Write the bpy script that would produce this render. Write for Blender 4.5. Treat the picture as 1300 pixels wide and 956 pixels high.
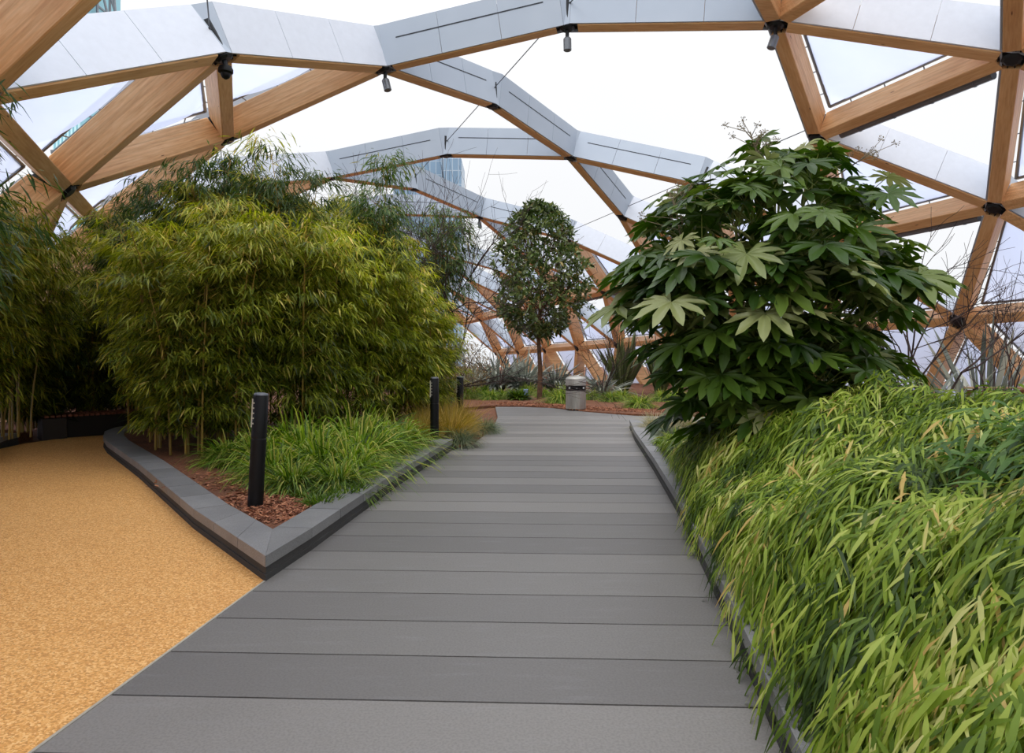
import bpy, math, random
import numpy as np
from mathutils import Vector, Matrix
PI = math.pi
random.seed(5)
scene = bpy.context.scene
for o in list(bpy.data.objects): bpy.data.objects.remove(o)

# ------------------------------------------------------------------ camera, sky, sun, exposure
F = 850.0; CU = 650.0; HV = 446.0; EYE = 1.5
cd = bpy.data.cameras.new('camera'); cam = bpy.data.objects.new('camera', cd)
scene.collection.objects.link(cam)
cam.location = (0, 0, EYE); cam.rotation_euler = (PI/2, 0, 0)
cd.sensor_fit = 'HORIZONTAL'; cd.sensor_width = 36; cd.lens = 36*F/1300
cd.shift_x = 0; cd.shift_y = -(478-HV)/1300
cd.clip_start = .05; cd.clip_end = 1500
scene.camera = cam
vs = scene.view_settings
vs.view_transform = 'Standard'; vs.look = 'None'; vs.gamma = 1; vs.use_curve_mapping = False
vs.exposure = 0.0
world = bpy.data.worlds.new('overcast_sky'); scene.world = world; world.use_nodes = True
wn = world.node_tree.nodes; wl = world.node_tree.links; wn.clear()
wo = wn.new('ShaderNodeOutputWorld'); wb = wn.new('ShaderNodeBackground')
tc = wn.new('ShaderNodeTexCoord'); sp = wn.new('ShaderNodeSeparateXYZ')
wr = wn.new('ShaderNodeValToRGB'); ns = wn.new('ShaderNodeTexNoise')
wl.new(tc.outputs['Generated'], sp.inputs[0]); wl.new(sp.outputs['Z'], wr.inputs[0])
el = wr.color_ramp.elements
el[0].position = 0.0; el[0].color = (.94, .955, .98, 1)
el[1].position = 1.0; el[1].color = (2.6, 2.66, 2.8, 1)
for p_, c_ in ((.12, (.95, .965, .99)), (.42, (1.02, 1.03, 1.05)), (.6, (1.55, 1.58, 1.65))):
    e_ = el.new(p_); e_.color = (*c_, 1)
ns.inputs['Scale'].default_value = 2.2; ns.inputs['Detail'].default_value = 4
wl.new(tc.outputs['Generated'], ns.inputs['Vector'])
mr = wn.new('ShaderNodeMapRange'); mr.inputs[3].default_value = .93; mr.inputs[4].default_value = 1.07
wl.new(ns.outputs[0], mr.inputs[0])
vm = wn.new('ShaderNodeVectorMath'); vm.operation = 'SCALE'
wl.new(wr.outputs[0], vm.inputs[0]); wl.new(mr.outputs[0], vm.inputs['Scale'])
wl.new(vm.outputs[0], wb.inputs[0]); wl.new(wb.outputs[0], wo.inputs[0])
wb.inputs[1].default_value = 1.0
sd = bpy.data.lights.new('sun', 'SUN'); sun = bpy.data.objects.new('sun', sd)
scene.collection.objects.link(sun); sd.energy = 1.1; sd.angle = math.radians(35); sd.color = (1, .96, .9)
sun.rotation_euler = (math.radians(28), math.radians(-22), 0)

# ------------------------------------------------------------------ helpers
COL = scene.collection
def G(u, v, z=0.0):                       # point on the horizontal level z seen at (u, v)
    Y = (EYE-z)*F/(v-HV); return ((u-CU)*Y/F, Y, z)
def tag(o, label=None, cat=None, group=None, kind=None):
    if label: o['label'] = label
    if cat: o['category'] = cat
    if group: o['group'] = group
    if kind: o['kind'] = kind
    return o
def thing(name, label, cat, loc=(0, 0, 0), rz=0, group=None, kind=None):
    o = bpy.data.objects.new(name, None); COL.objects.link(o); o.empty_display_size = .2
    o.location = loc; o.rotation_euler = (0, 0, rz)
    return tag(o, label, cat, group, kind)
def link(name, me, mat=None, parent=None, loc=None):
    o = bpy.data.objects.new(name, me); COL.objects.link(o)
    if mat is not None:
        for m in (mat if isinstance(mat, (list, tuple)) else [mat]): me.materials.append(m)
    if parent: o.parent = parent
    if loc: o.location = loc
    return o
def copy_tree(o, parent=None):
    c = o.copy(); COL.objects.link(c)
    if parent: c.parent = parent
    for ch in [x for x in bpy.data.objects if x.parent == o]: copy_tree(ch, c)
    return c

class MB:
    """collects simple solids into one mesh"""
    def __init__(s): s.v = []; s.f = []; s.m = []; s.r = []
    def add(s, vs_, fs, mi=0, r=0.):
        b = len(s.v); s.v += [tuple(x) for x in vs_]; s.f += [tuple(b+i for i in f) for f in fs]
        s.m += [mi]*len(fs); s.r += [r]*len(vs_)
    def box(s, c, d, M=None, mi=0, r=0., bev=0):
        x, y, z = d[0]/2, d[1]/2, d[2]/2
        if bev:
            b = bev; P = []
            for sx in (-1, 1):
                for sy in (-1, 1):
                    for sz in (-1, 1):
                        P += [(sx*(x-b), sy*(y-b), sz*z), (sx*(x-b), sy*y, sz*(z-b)), (sx*x, sy*(y-b), sz*(z-b))]
            import bmesh
            bm = bmesh.new(); [bm.verts.new(p) for p in P]
            bmesh.ops.convex_hull(bm, input=bm.verts); bmesh.ops.dissolve_limit(bm, angle_limit=.02, verts=bm.verts, edges=bm.edges)
            bm.verts.index_update(); P = [v.co.copy() for v in bm.verts]; fs = [[v.index for v in f.verts] for f in bm.faces]; bm.free()
        else:
            P = [(-x,-y,-z),(x,-y,-z),(x,y,-z),(-x,y,-z),(-x,-y,z),(x,-y,z),(x,y,z),(-x,y,z)]
            fs = [(0,3,2,1),(4,5,6,7),(0,1,5,4),(1,2,6,5),(2,3,7,6),(3,0,4,7)]
        P = [Vector(p) for p in P]
        if M is not None: P = [M @ p for p in P]
        s.add([p+Vector(c) for p in P], fs, mi, r)
    def tube(s, pts, rad, n=6, mi=0, cap=True, r=0.):
        pts = [Vector(p) for p in pts]; N = len(pts)
        if not hasattr(rad, '__len__'): rad = [rad]*N
        V = []; t0 = (pts[1]-pts[0]).normalized()
        a = t0.orthogonal().normalized()
        for i, p in enumerate(pts):
            t = (pts[min(i+1, N-1)]-pts[max(i-1, 0)]).normalized()
            a = (a-t*a.dot(t)); a = a.normalized() if a.length > 1e-6 else t.orthogonal().normalized()
            b = t.cross(a)
            for k in range(n):
                w = 2*PI*k/n; V.append(p+(a*math.cos(w)+b*math.sin(w))*rad[i])
        fs = [(i*n+k, i*n+(k+1) % n, (i+1)*n+(k+1) % n, (i+1)*n+k) for i in range(N-1) for k in range(n)]
        if cap: fs += [tuple(reversed(range(n))), tuple(range((N-1)*n, N*n))]
        s.add(V, fs, mi, r)
    def lathe(s, prof, n=24, c=(0, 0, 0), mi=0):
        V = []; 
        for (r_, z) in prof:
            for k in range(n):
                w = 2*PI*k/n; V.append((c[0]+r_*math.cos(w), c[1]+r_*math.sin(w), c[2]+z))
        N = len(prof)
        fs = [(i*n+k, i*n+(k+1) % n, (i+1)*n+(k+1) % n, (i+1)*n+k) for i in range(N-1) for k in range(n)]
        fs += [tuple(reversed(range(n))), tuple(range((N-1)*n, N*n))]
        s.add(V, fs, mi)
    def prism(s, poly, z0, z1, mi=0, r=0.):
        n = len(poly)
        A = sum(poly[i][0]*poly[(i+1) % n][1]-poly[(i+1) % n][0]*poly[i][1] for i in range(n))
        if A < 0: poly = poly[::-1]
        V = [(p[0], p[1], z0) for p in poly]+[(p[0], p[1], z1) for p in poly]
        s.add(V, [tuple(reversed(range(n))), tuple(range(n, 2*n))]+[(i, (i+1) % n, n+(i+1) % n, n+i) for i in range(n)], mi, r)
    def mesh(s, name, smooth=False):
        me = bpy.data.meshes.new(name); me.from_pydata(s.v, [], s.f)
        me.polygons.foreach_set('material_index', s.m)
        at = me.attributes.new('rnd', 'FLOAT', 'POINT'); at.data.foreach_set('value', s.r)
        if smooth: me.polygons.foreach_set('use_smooth', [True]*len(me.polygons))
        me.update()
        if smooth: me.set_sharp_from_angle(angle=math.radians(38))
        return me
    def build(s, name, mat, parent=None, smooth=False, loc=None):
        return link(name, s.mesh(name, smooth), mat, parent, loc)

def nrm(a): return a/np.maximum(np.linalg.norm(a, axis=-1, keepdims=True), 1e-9)
class Leaves:
    """collects ribbon leaves (numpy) into one mesh"""
    def __init__(s): s.V = []; s.Q = []; s.R = []; s.n = 0
    def add(s, base, d, up, L, W, droop, prof=(.3, 1, .7, .06), rnd=None, fold=0.):
        base = np.asarray(base, float); N = len(base); d = nrm(np.asarray(d, float)); K = len(prof)
        L = np.broadcast_to(L, (N,)); W = np.broadcast_to(W, (N,)); droop = np.broadcast_to(droop, (N,))
        side = nrm(np.cross(d, up)); st = np.linspace(0, 1, K)
        out = np.empty((N, K, 2, 3))
        for k, t in enumerate(st):
            p = base+d*(L*t)[:, None]; p = p.copy(); p[:, 2] -= droop*L*t*t
            w = side*(W*prof[k]/2)[:, None]
            out[:, k, 0] = p-w; out[:, k, 1] = p+w
        b = s.n+np.arange(N)*K*2
        q = np.concatenate([np.stack([b+2*k, b+2*k+1, b+2*k+3, b+2*k+2], 1) for k in range(K-1)])
        s.V.append(out.reshape(-1, 3)); s.Q.append(q); s.n += N*K*2
        r = np.random.rand(N) if rnd is None else rnd
        s.R.append(np.repeat(r, K*2))
    def raw(s, V, Q, R):
        s.V.append(V); s.Q.append(Q+s.n); s.R.append(R); s.n += len(V)
    def mesh(s, name):
        V = np.concatenate(s.V).astype(np.float32); Q = np.concatenate(s.Q).astype(np.int32); R = np.concatenate(s.R).astype(np.float32)
        me = bpy.data.meshes.new(name); me.vertices.add(len(V)); me.vertices.foreach_set('co', V.ravel())
        me.loops.add(Q.size); me.loops.foreach_set('vertex_index', Q.ravel())
        me.polygons.add(len(Q)); me.polygons.foreach_set('loop_start', np.arange(len(Q), dtype=np.int32)*4)
        me.polygons.foreach_set('use_smooth', np.ones(len(Q), bool))
        at = me.attributes.new('rnd', 'FLOAT', 'POINT'); at.data.foreach_set('value', R)
        me.update(calc_edges=True); return me
    def build(s, name, mat, parent=None, loc=None): return link(name, s.mesh(name), mat, parent, loc)

def lin(c): return tuple((x/255/12.92 if x/255 <= .04045 else ((x/255+.055)/1.055)**2.4) for x in c)
def nt(name):
    m = bpy.data.materials.new(name); m.use_nodes = True; t = m.node_tree; t.nodes.clear()
    o = t.nodes.new('ShaderNodeOutputMaterial'); b = t.nodes.new('ShaderNodeBsdfPrincipled')
    t.links.new(b.outputs[0], o.inputs[0]); return m, t, b, o
def ramp(t, cols, src=None):
    r = t.nodes.new('ShaderNodeValToRGB'); e = r.color_ramp.elements
    while len(e) < len(cols): e.new(.5)
    for i, (p, c) in enumerate(cols): e[i].position = p; e[i].color = (*lin(c), 1)
    if src is not None: t.links.new(src, r.inputs[0])
    return r
def noise(t, scale, detail=4, vec=None, rough=.5):
    n = t.nodes.new('ShaderNodeTexNoise'); n.inputs['Scale'].default_value = scale; n.inputs['Detail'].default_value = detail
    n.inputs['Roughness'].default_value = rough
    if vec is not None: t.links.new(vec, n.inputs['Vector'])
    return n
def objvec(t, scale=(1, 1, 1), off=False):
    c = t.nodes.new('ShaderNodeTexCoord'); m = t.nodes.new('ShaderNodeMapping'); m.inputs['Scale'].default_value = scale
    t.links.new(c.outputs['Object'], m.inputs[0])
    if off:
        oi = t.nodes.new('ShaderNodeObjectInfo'); v = t.nodes.new('ShaderNodeVectorMath'); v.operation = 'SCALE'
        cmb = t.nodes.new('ShaderNodeCombineXYZ')
        for k in range(3): t.links.new(oi.outputs['Random'], cmb.inputs[k])
        v.inputs['Scale'].default_value = 37; t.links.new(cmb.outputs[0], v.inputs[0]); t.links.new(v.outputs[0], m.inputs['Location'])
    return m.outputs[0]
def mixc(t, a, b, fac, mode='MIX'):
    m = t.nodes.new('ShaderNodeMix'); m.data_type = 'RGBA'; m.blend_type = mode
    for s_, x in ((6, a), (7, b)):
        if isinstance(x, tuple): m.inputs[s_].default_value = (*lin(x), 1)
        else: t.links.new(x, m.inputs[s_])
    if isinstance(fac, (int, float)): m.inputs[0].default_value = fac
    else: t.links.new(fac, m.inputs[0])
    return m.outputs[2]
def bump(t, b, src, s=.2, d=.01):
    n = t.nodes.new('ShaderNodeBump'); n.inputs['Strength'].default_value = s; n.inputs['Distance'].default_value = d
    t.links.new(src, n.inputs['Height']); t.links.new(n.outputs[0], b.inputs['Normal'])
def plain(name, col, rough=.6, metal=0., nz=0., spec=.5):
    m, t, b, o = nt(name)
    b.inputs['Roughness'].default_value = rough; b.inputs['Metallic'].default_value = metal
    b.inputs['Specular IOR Level'].default_value = spec
    n = noise(t, 9 if nz else 3, 4, objvec(t)); a = nz or .04
    c1 = tuple(max(0, x*(1-a)) for x in col); c2 = tuple(min(255, x*(1+a)) for x in col)
    r = ramp(t, [(.3, c1), (.7, c2)], n.outputs[0]); t.links.new(r.outputs[0], b.inputs['Base Color'])
    return m
def leafmat(name, cols, rough=.45, trans=.35, tcol=None, spec=.4, osc=.25):
    m, t, b, o = nt(name)
    at = t.nodes.new('ShaderNodeAttribute'); at.attribute_name = 'rnd'
    r = ramp(t, cols, at.outputs['Fac'])
    oi = t.nodes.new('ShaderNodeObjectInfo'); h = t.nodes.new('ShaderNodeHueSaturation')
    mr_ = t.nodes.new('ShaderNodeMapRange'); mr_.inputs[3].default_value = 1-osc; mr_.inputs[4].default_value = 1+osc
    t.links.new(oi.outputs['Random'], mr_.inputs[0]); t.links.new(mr_.outputs[0], h.inputs['Value'])
    t.links.new(r.outputs[0], h.inputs['Color'])
    t.links.new(h.outputs[0], b.inputs['Base Color']); b.inputs['Roughness'].default_value = rough
    b.inputs['Specular IOR Level'].default_value = spec
    tr = t.nodes.new('ShaderNodeBsdfTranslucent'); mx = t.nodes.new('ShaderNodeMixShader'); mx.inputs[0].default_value = trans
    hs = t.nodes.new('ShaderNodeHueSaturation'); hs.inputs['Value'].default_value = 1.5; hs.inputs['Saturation'].default_value = 1.1
    t.links.new(h.outputs[0], hs.inputs['Color']); t.links.new(hs.outputs[0], tr.inputs[0])
    t.links.new(b.outputs[0], mx.inputs[1]); t.links.new(tr.outputs[0], mx.inputs[2]); t.links.new(mx.outputs[0], o.inputs[0])
    return m

# ------------------------------------------------------------------ materials
def wood(name, a, b2, dark):
    m, t, b, o = nt(name)
    v = objvec(t, (1.2, 14, 14), True); n = noise(t, 2.2, 6, v, .6)
    r = ramp(t, [(.25, dark), (.48, a), (.75, b2)], n.outputs[0])
    v2 = objvec(t, (.45, 1.2, 22), True); n2 = noise(t, 1.0, 2, v2)
    r2 = ramp(t, [(.4, (222, 214, 205)), (.6, (255, 255, 255))], n2.outputs[0])
    c = mixc(t, r.outputs[0], r2.outputs[0], .6, 'MULTIPLY')
    vo = t.nodes.new('ShaderNodeTexVoronoi'); vo.inputs['Scale'].default_value = 2.6; t.links.new(objvec(t, (.5, 2.2, 2.2), True), vo.inputs['Vector'])
    rk = ramp(t, [(.035, (0, 0, 0)), (.075, (255, 255, 255))], vo.outputs['Distance'])
    c = mixc(t, (108, 62, 34), c, rk.outputs[0])
    t.links.new(c, b.inputs['Base Color']); b.inputs['Roughness'].default_value = .55
    bump(t, b, n.outputs[0], .12, .004); return m
M_TIMBER = wood('glulam_timber', (230, 180, 124), (243, 202, 150), (212, 156, 102))
M_BENCHWOOD = wood('bench_timber', (128, 74, 52), (150, 92, 66), (92, 50, 34))
M_STEEL = plain('dark_steel', (46, 47, 50), .45, .6)
M_FRAME = plain('cushion_rail', (120, 124, 130), .4, .5)
M_BLACK = plain('black_paint', (13, 13, 14), .5, 0, spec=.25)
M_CABLE = plain('steel_cable', (92, 94, 98), .4, .7)
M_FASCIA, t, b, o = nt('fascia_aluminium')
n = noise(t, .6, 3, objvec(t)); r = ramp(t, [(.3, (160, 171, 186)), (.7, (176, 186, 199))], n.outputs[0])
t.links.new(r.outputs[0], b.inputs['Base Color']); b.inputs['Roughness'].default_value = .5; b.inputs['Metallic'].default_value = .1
M_FASCIA_LIT = plain('lit_fascia', (212, 217, 227), .6, 0, .012, .3)  # paler copy of the fascia for panels facing the light, brightness painted in
M_SLOT = plain('slot_shadow', (40, 44, 52), .7)
M_STAINLESS, t, b, o = nt('brushed_stainless')
n = noise(t, 6, 5, objvec(t, (30, 30, .6))); r = ramp(t, [(.3, (150, 147, 140)), (.7, (190, 187, 180))], n.outputs[0])
t.links.new(r.outputs[0], b.inputs['Base Color']); b.inputs['Roughness'].default_value = .48; b.inputs['Metallic'].default_value = .75
def etfe():
    m, t, b, o = nt('etfe_foil'); t.nodes.remove(b)
    tr = t.nodes.new('ShaderNodeBsdfTranslucent'); tp = t.nodes.new('ShaderNodeBsdfTransparent'); df = t.nodes.new('ShaderNodeBsdfDiffuse')
    n = noise(t, .5, 3, objvec(t, (1, 1, 1))); r = ramp(t, [(.3, (216, 222, 238)), (.7, (230, 234, 246))], n.outputs[0])
    t.links.new(r.outputs[0], tr.inputs[0]); df.inputs[0].default_value = (.6, .62, .66, 1); tp.inputs[0].default_value = (.93, .95, 1, 1)
    m1 = t.nodes.new('ShaderNodeMixShader'); m1.inputs[0].default_value = .12
    t.links.new(tr.outputs[0], m1.inputs[1]); t.links.new(df.outputs[0], m1.inputs[2])
    m2 = t.nodes.new('ShaderNodeMixShader'); m2.inputs[0].default_value = .82
    t.links.new(tp.outputs[0], m2.inputs[1]); t.links.new(m1.outputs[0], m2.inputs[2]); t.links.new(m2.outputs[0], o.inputs[0]); return m
M_ETFE = etfe()
def deckmat():
    m, t, b, o = nt('composite_deck')
    v = objvec(t); n = noise(t, 1.3, 6, v, .6); n2 = noise(t, 90, 3, v); n3 = noise(t, 5, 5, objvec(t, (.5, 3, 1)), .6)
    at = t.nodes.new('ShaderNodeAttribute'); at.attribute_name = 'rnd'
    base = ramp(t, [(0, (106, 103, 100)), (.5, (117, 114, 110)), (1, (132, 128, 123))], at.outputs['Fac'])
    c = mixc(t, base.outputs[0], (100, 97, 92), ramp(t, [(.5, (0, 0, 0)), (.75, (120, 120, 120))], n.outputs[0]).outputs[0])
    c = mixc(t, c, (152, 153, 155), ramp(t, [(.55, (0, 0, 0)), (.85, (130, 130, 130))], n3.outputs[0]).outputs[0])
    c = mixc(t, c, ramp(t, [(.35, (222, 222, 222)), (.6, (255, 255, 255))], n2.outputs[0]).outputs[0], .7, 'MULTIPLY')
    t.links.new(c, b.inputs['Base Color']); b.inputs['Roughness'].default_value = .5
    bump(t, b, n2.outputs[0], .15, .002); return m
M_DECK = deckmat()
def stone(name, a, c_, rough=.6):
    m, t, b, o = nt(name)
    v = objvec(t); n = noise(t, 2.5, 6, v, .6); n2 = noise(t, 120, 2, v)
    at = t.nodes.new('ShaderNodeAttribute'); at.attribute_name = 'rnd'
    base = ramp(t, [(.25, a), (.75, c_)], n.outputs[0])
    c = mixc(t, base.outputs[0], ramp(t, [(0, (225, 225, 225)), (1, (255, 255, 255))], at.outputs['Fac']).outputs[0], 1., 'MULTIPLY')
    c = mixc(t, c, ramp(t, [(.35, (205, 205, 205)), (.6, (255, 255, 255))], n2.outputs[0]).outputs[0], .6, 'MULTIPLY')
    t.links.new(c, b.inputs['Base Color']); b.inputs['Roughness'].default_value = rough; bump(t, b, n2.outputs[0], .2, .002); return m
M_COPING = stone('basalt_coping', (122, 122, 122), (146, 145, 144), .5)
M_PLINTH = stone('dark_plinth', (58, 57, 56), (74, 72, 70), .8)
M_EDGING = plain('steel_edging', (176, 172, 160), .5, .3)
def resin():
    m, t, b, o = nt('resin_gravel')
    v = objvec(t); vo = t.nodes.new('ShaderNodeTexVoronoi'); vo.inputs['Scale'].default_value = 110; t.links.new(v, vo.inputs['Vector'])
    n = noise(t, .9, 5, v, .6)
    sepc = t.nodes.new('ShaderNodeSeparateColor'); t.links.new(vo.outputs['Color'], sepc.inputs[0])
    c = ramp(t, [(0, (184, 128, 62)), (.35, (214, 154, 80)), (.7, (230, 172, 98)), (1, (242, 198, 132))], sepc.outputs[0])
    c2 = mixc(t, c.outputs[0], (180, 122, 62), ramp(t, [(.5, (0, 0, 0)), (.8, (150, 150, 150))], n.outputs[0]).outputs[0])
    n4 = noise(t, 45, 2, v); c2 = mixc(t, c2, (196, 140, 80), ramp(t, [(.5, (0, 0, 0)), (.7, (120, 120, 120))], n4.outputs[0]).outputs[0])
    t.links.new(c2, b.inputs['Base Color']); b.inputs['Roughness'].default_value = .75; bump(t, b, vo.outputs['Distance'], .35, .004); return m
M_RESIN = resin()
def mulch(name, cols):
    m, t, b, o = nt(name); v = objvec(t, (1, 1.6, 1)); n = noise(t, 34, 5, v, .7); n2 = noise(t, 2, 3, v)
    c = ramp(t, cols, n.outputs[0]); c2 = mixc(t, c.outputs[0], (58, 40, 26), ramp(t, [(.45, (0, 0, 0)), (.7, (170, 170, 170))], n2.outputs[0]).outputs[0])
    t.links.new(c2, b.inputs['Base Color']); b.inputs['Roughness'].default_value = .9; bump(t, b, n.outputs[0], .8, .03); return m
M_MULCH = mulch('bark_soil', [(.3, (66, 40, 26)), (.5, (122, 74, 46)), (.7, (160, 104, 68))])
M_CHIP, t, b, o = nt('bark_chip')
at = t.nodes.new('ShaderNodeAttribute'); at.attribute_name = 'rnd'
r = ramp(t, [(0, (92, 52, 34)), (.5, (150, 92, 62)), (1, (188, 132, 96))], at.outputs['Fac']); t.links.new(r.outputs[0], b.inputs['Base Color']); b.inputs['Roughness'].default_value = .9
M_BAMBOO = leafmat('bamboo_leaf', [(0, (52, 66, 16)), (.3, (100, 116, 28)), (.6, (154, 162, 50)), (.88, (198, 194, 84)), (1, (214, 188, 104))], osc=.3, trans=.4)  # palest stops stand in for yellow highlights on lit tips
M_BAMBOO_DARK = leafmat('dark_bamboo_leaf', [(0, (34, 56, 26)), (.5, (62, 88, 38)), (.9, (96, 118, 54)), (1, (140, 130, 66))], osc=.2)
M_CULM = leafmat('bamboo_culm', [(0, (150, 124, 52)), (1, (170, 146, 66))], trans=0., rough=.4, osc=.3)
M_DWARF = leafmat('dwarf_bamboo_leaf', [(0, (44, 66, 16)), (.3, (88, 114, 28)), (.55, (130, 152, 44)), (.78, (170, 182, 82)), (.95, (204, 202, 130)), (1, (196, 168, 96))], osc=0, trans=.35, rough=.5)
M_DWARF2 = leafmat('cool_dwarf_bamboo_leaf', [(0, (40, 72, 26)), (.5, (78, 112, 46)), (1, (132, 156, 84))], osc=0, trans=.35, rough=.5)
M_SEDGE = leafmat('sedge_blade', [(0, (46, 74, 16)), (.4, (96, 128, 32)), (.75, (142, 166, 58)), (1, (192, 182, 100))], osc=.15)
M_FOUNTAIN = leafmat('fountain_grass_blade', [(0, (110, 100, 34)), (.4, (156, 136, 54)), (.8, (190, 160, 84)), (1, (206, 176, 110))], osc=.12)
M_BLUEGRASS = leafmat('grey_grass_blade', [(0, (70, 88, 62)), (.6, (112, 128, 96)), (1, (160, 158, 120))], osc=.1)
M_PALEGRASS = leafmat('pale_grass_blade', [(0, (140, 142, 104)), (.6, (176, 168, 130)), (1, (204, 190, 158))], osc=.1)
M_FATSIA = leafmat('fatsia_leaf', [(0, (30, 56, 12)), (.4, (58, 86, 20)), (.7, (94, 116, 44)), (1, (150, 154, 102))], rough=.42, trans=.25, osc=0, spec=.5)
M_FATSTEM = leafmat('fatsia_stem', [(0, (112, 120, 56)), (1, (140, 140, 78))], trans=0, osc=0)
M_MAGLEAF = leafmat('tree_leaf', [(0, (44, 66, 28)), (.4, (80, 102, 48)), (.8, (132, 142, 86)), (1, (164, 146, 84))], rough=.35, trans=.2, osc=0, spec=.5)
M_BARK = plain('bark', (92, 66, 46), .9, 0, .3)
M_TWIG = plain('dark_twig', (62, 48, 44), .9, 0, .25)
M_PHOR = leafmat('flax_leaf', [(0, (52, 62, 36)), (.5, (86, 98, 58)), (1, (130, 136, 88))], rough=.4, trans=.15, osc=.15)
M_PHORS = leafmat('silver_flax_leaf', [(0, (84, 92, 84)), (.5, (142, 150, 138)), (1, (204, 206, 188))], rough=.35, trans=.12, osc=.15)
M_FERN = leafmat('low_green_leaf', [(0, (44, 70, 20)), (.5, (80, 108, 32)), (1, (126, 146, 56))], osc=.2)
M_DRY = leafmat('dry_foliage', [(0, (82, 70, 44)), (.5, (118, 98, 64)), (1, (150, 128, 84))], osc=.1)
M_UMBEL = plain('umbel_head', (120, 108, 84), .8, 0, .2)

# ------------------------------------------------------------------ ground: bed soil, deck, resin path, kerbs
CORN = G(337, 738)[:2]
ARM_R = [CORN, G(396, 698)[:2], G(505.5, 616.5)[:2], G(575, 571)[:2]]                 # kerb foot along the deck
ARM_L = [CORN, G(246, 671)[:2], G(176, 606)[:2], G(136, 575)[:2], G(131, 567)[:2], G(133, 560)[:2], G(146, 554.5)[:2], (-6.9, 12.3), (-5.5, 14.2)]   # kerb foot along the resin path
KR = [(.62, -1.0), (.93, 2.0), G(955, 867)[:2], G(923, 790)[:2], G(862, 655)[:2], G(830, 598)[:2], G(806, 560)[:2], G(799, 543)[:2]]
EDGE = [(-2.15, -1.5), (-1.99, .5), G(162, 867)[:2], CORN]
deck_poly = EDGE+ARM_R[1:]+[(-.62, 10.9), G(625, 545)[:2], G(632, 530)[:2], G(629, 516.5)[:2], G(660, 516.5)[:2], G(700, 518)[:2], G(745, 523)[:2], G(808, 528)[:2], (4.6, 15.2), (9.5, 14.6), (9.5, 12.4), (4.5, 12.9)]+KR[::-1]+[(.62, -1.5)]
def clip(poly, nx, ny, c):
    out = []
    for i in range(len(poly)):
        a, b_ = poly[i], poly[(i+1) % len(poly)]; da = nx*a[0]+ny*a[1]-c; db = nx*b_[0]+ny*b_[1]-c
        if da >= 0: out.append(a)
        if (da > 0 > db) or (da < 0 < db):
            k = da/(da-db); out.append((a[0]+(b_[0]-a[0])*k, a[1]+(b_[1]-a[1])*k))
    return out
ground = MB(); ground.prism([(-14, -3), (22, -3), (22, 66), (-34, 66)], -.35, -.05)
tag(ground.build('floor', M_MULCH), kind='structure')
deck = MB(); tilt = -.038; nx, ny = math.sin(-tilt), math.cos(tilt); k = 0; y0 = 3.278-12*.4233
while y0 < 19:
    h = .4233
    st = clip(clip(deck_poly, nx, ny, y0+.006), -nx, -ny, -(y0+h-.006))
    if len(st) > 2: deck.prism(st, -.045, 0., r=random.random())
    y0 += h
tag(deck.build('deck', M_DECK), kind='structure')
path = MB(); pp = [EDGE[0], EDGE[1], EDGE[2], CORN]+ARM_L[1:]+[(-6.2, 14.2), G(160, 550.5)[:2], G(80, 556)[:2], G(30, 563)[:2], G(0, 569.5)[:2], (-6.38, 7.9), (-4.33, 5.4), (-3.73, 4.3), (-3.88, 2), (-4.18, -1.5)]
path.prism([(p[0], p[1]) for p in pp], -.045, -.003)
tag(path.build('path', M_RESIN), kind='structure')
ed = MB()
for a, b_ in zip(EDGE[:-1], EDGE[1:]):
    a = Vector((*a, 0)); b_ = Vector((*b_, 0)); d_ = b_-a; Mx = Matrix.Rotation(math.atan2(d_.y, d_.x), 3, 'Z')
    ed.box((a+b_)/2+Vector((-.006, 0, -.018)), (d_.length, .014, .045), Mx)
tag(ed.build('path_edging', M_EDGING), kind='structure')

def offset(line, w):
    out = []
    for i, p in enumerate(line):
        ds = []
        if i > 0: ds.append(Vector((line[i][0]-line[i-1][0], line[i][1]-line[i-1][1])).normalized())
        if i < len(line)-1: ds.append(Vector((line[i+1][0]-line[i][0], line[i+1][1]-line[i][1])).normalized())
        ns_ = [Vector((-d_.y, d_.x)) for d_ in ds]; n_ = sum(ns_, Vector((0, 0))).normalized()
        out.append((p[0]+n_.x*w/max(.35, n_.dot(ns_[0])), p[1]+n_.y*w/max(.35, n_.dot(ns_[0]))))
    return out
def kerb(name, line, w, label, L=.62, h=.165, cop=.075):
    """line: foot of the outer face; the kerb lies to its left for w > 0"""
    root = thing(name, label, 'kerb', (0, 0, 0), kind='structure')
    out = [line, offset(line, w)]; s_ = 1 if w > 0 else -1
    pl0 = offset(line, s_*.012); pl1 = offset(line, w-s_*.012)
    cp = MB(); pb = MB()
    for i in range(len(line)-1):
        n_ = max(1, round(math.dist(line[i], line[i+1])/L))
        for j in range(n_):
            a0, a1 = j/n_+.002/(1), (j+1)/n_-.002
            lp = lambda A, t_: (A[i][0]+(A[i+1][0]-A[i][0])*t_, A[i][1]+(A[i+1][1]-A[i][1])*t_)
            cp.prism([lp(out[0], a0), lp(out[0], a1), lp(out[1], a1), lp(out[1], a0)], h-cop, h, r=random.random())
        pb.prism([pl0[i], pl0[i+1], pl1[i+1], pl1[i]], -.05, h-cop-.004, r=random.random())
    # thin lower strip standing proud of the recess
    q0 = offset(line, s_*.002); q1 = offset(line, s_*.02)
    for i in range(len(line)-1): pb.prism([q0[i], q0[i+1], q1[i+1], q1[i]], -.04, .035)
    cp.build('coping', M_COPING, root); pb.build('plinth', M_PLINTH, root); return root, out[1]
_, inL = kerb('planter_kerb', ARM_L[::-1]+ARM_R[1:], .28, 'v-shaped low dark stone kerb between the tan path and the deck')
_, inR = kerb('planter_kerb', KR, -.46, 'long low dark stone kerb under the overhanging dwarf bamboo')
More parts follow.
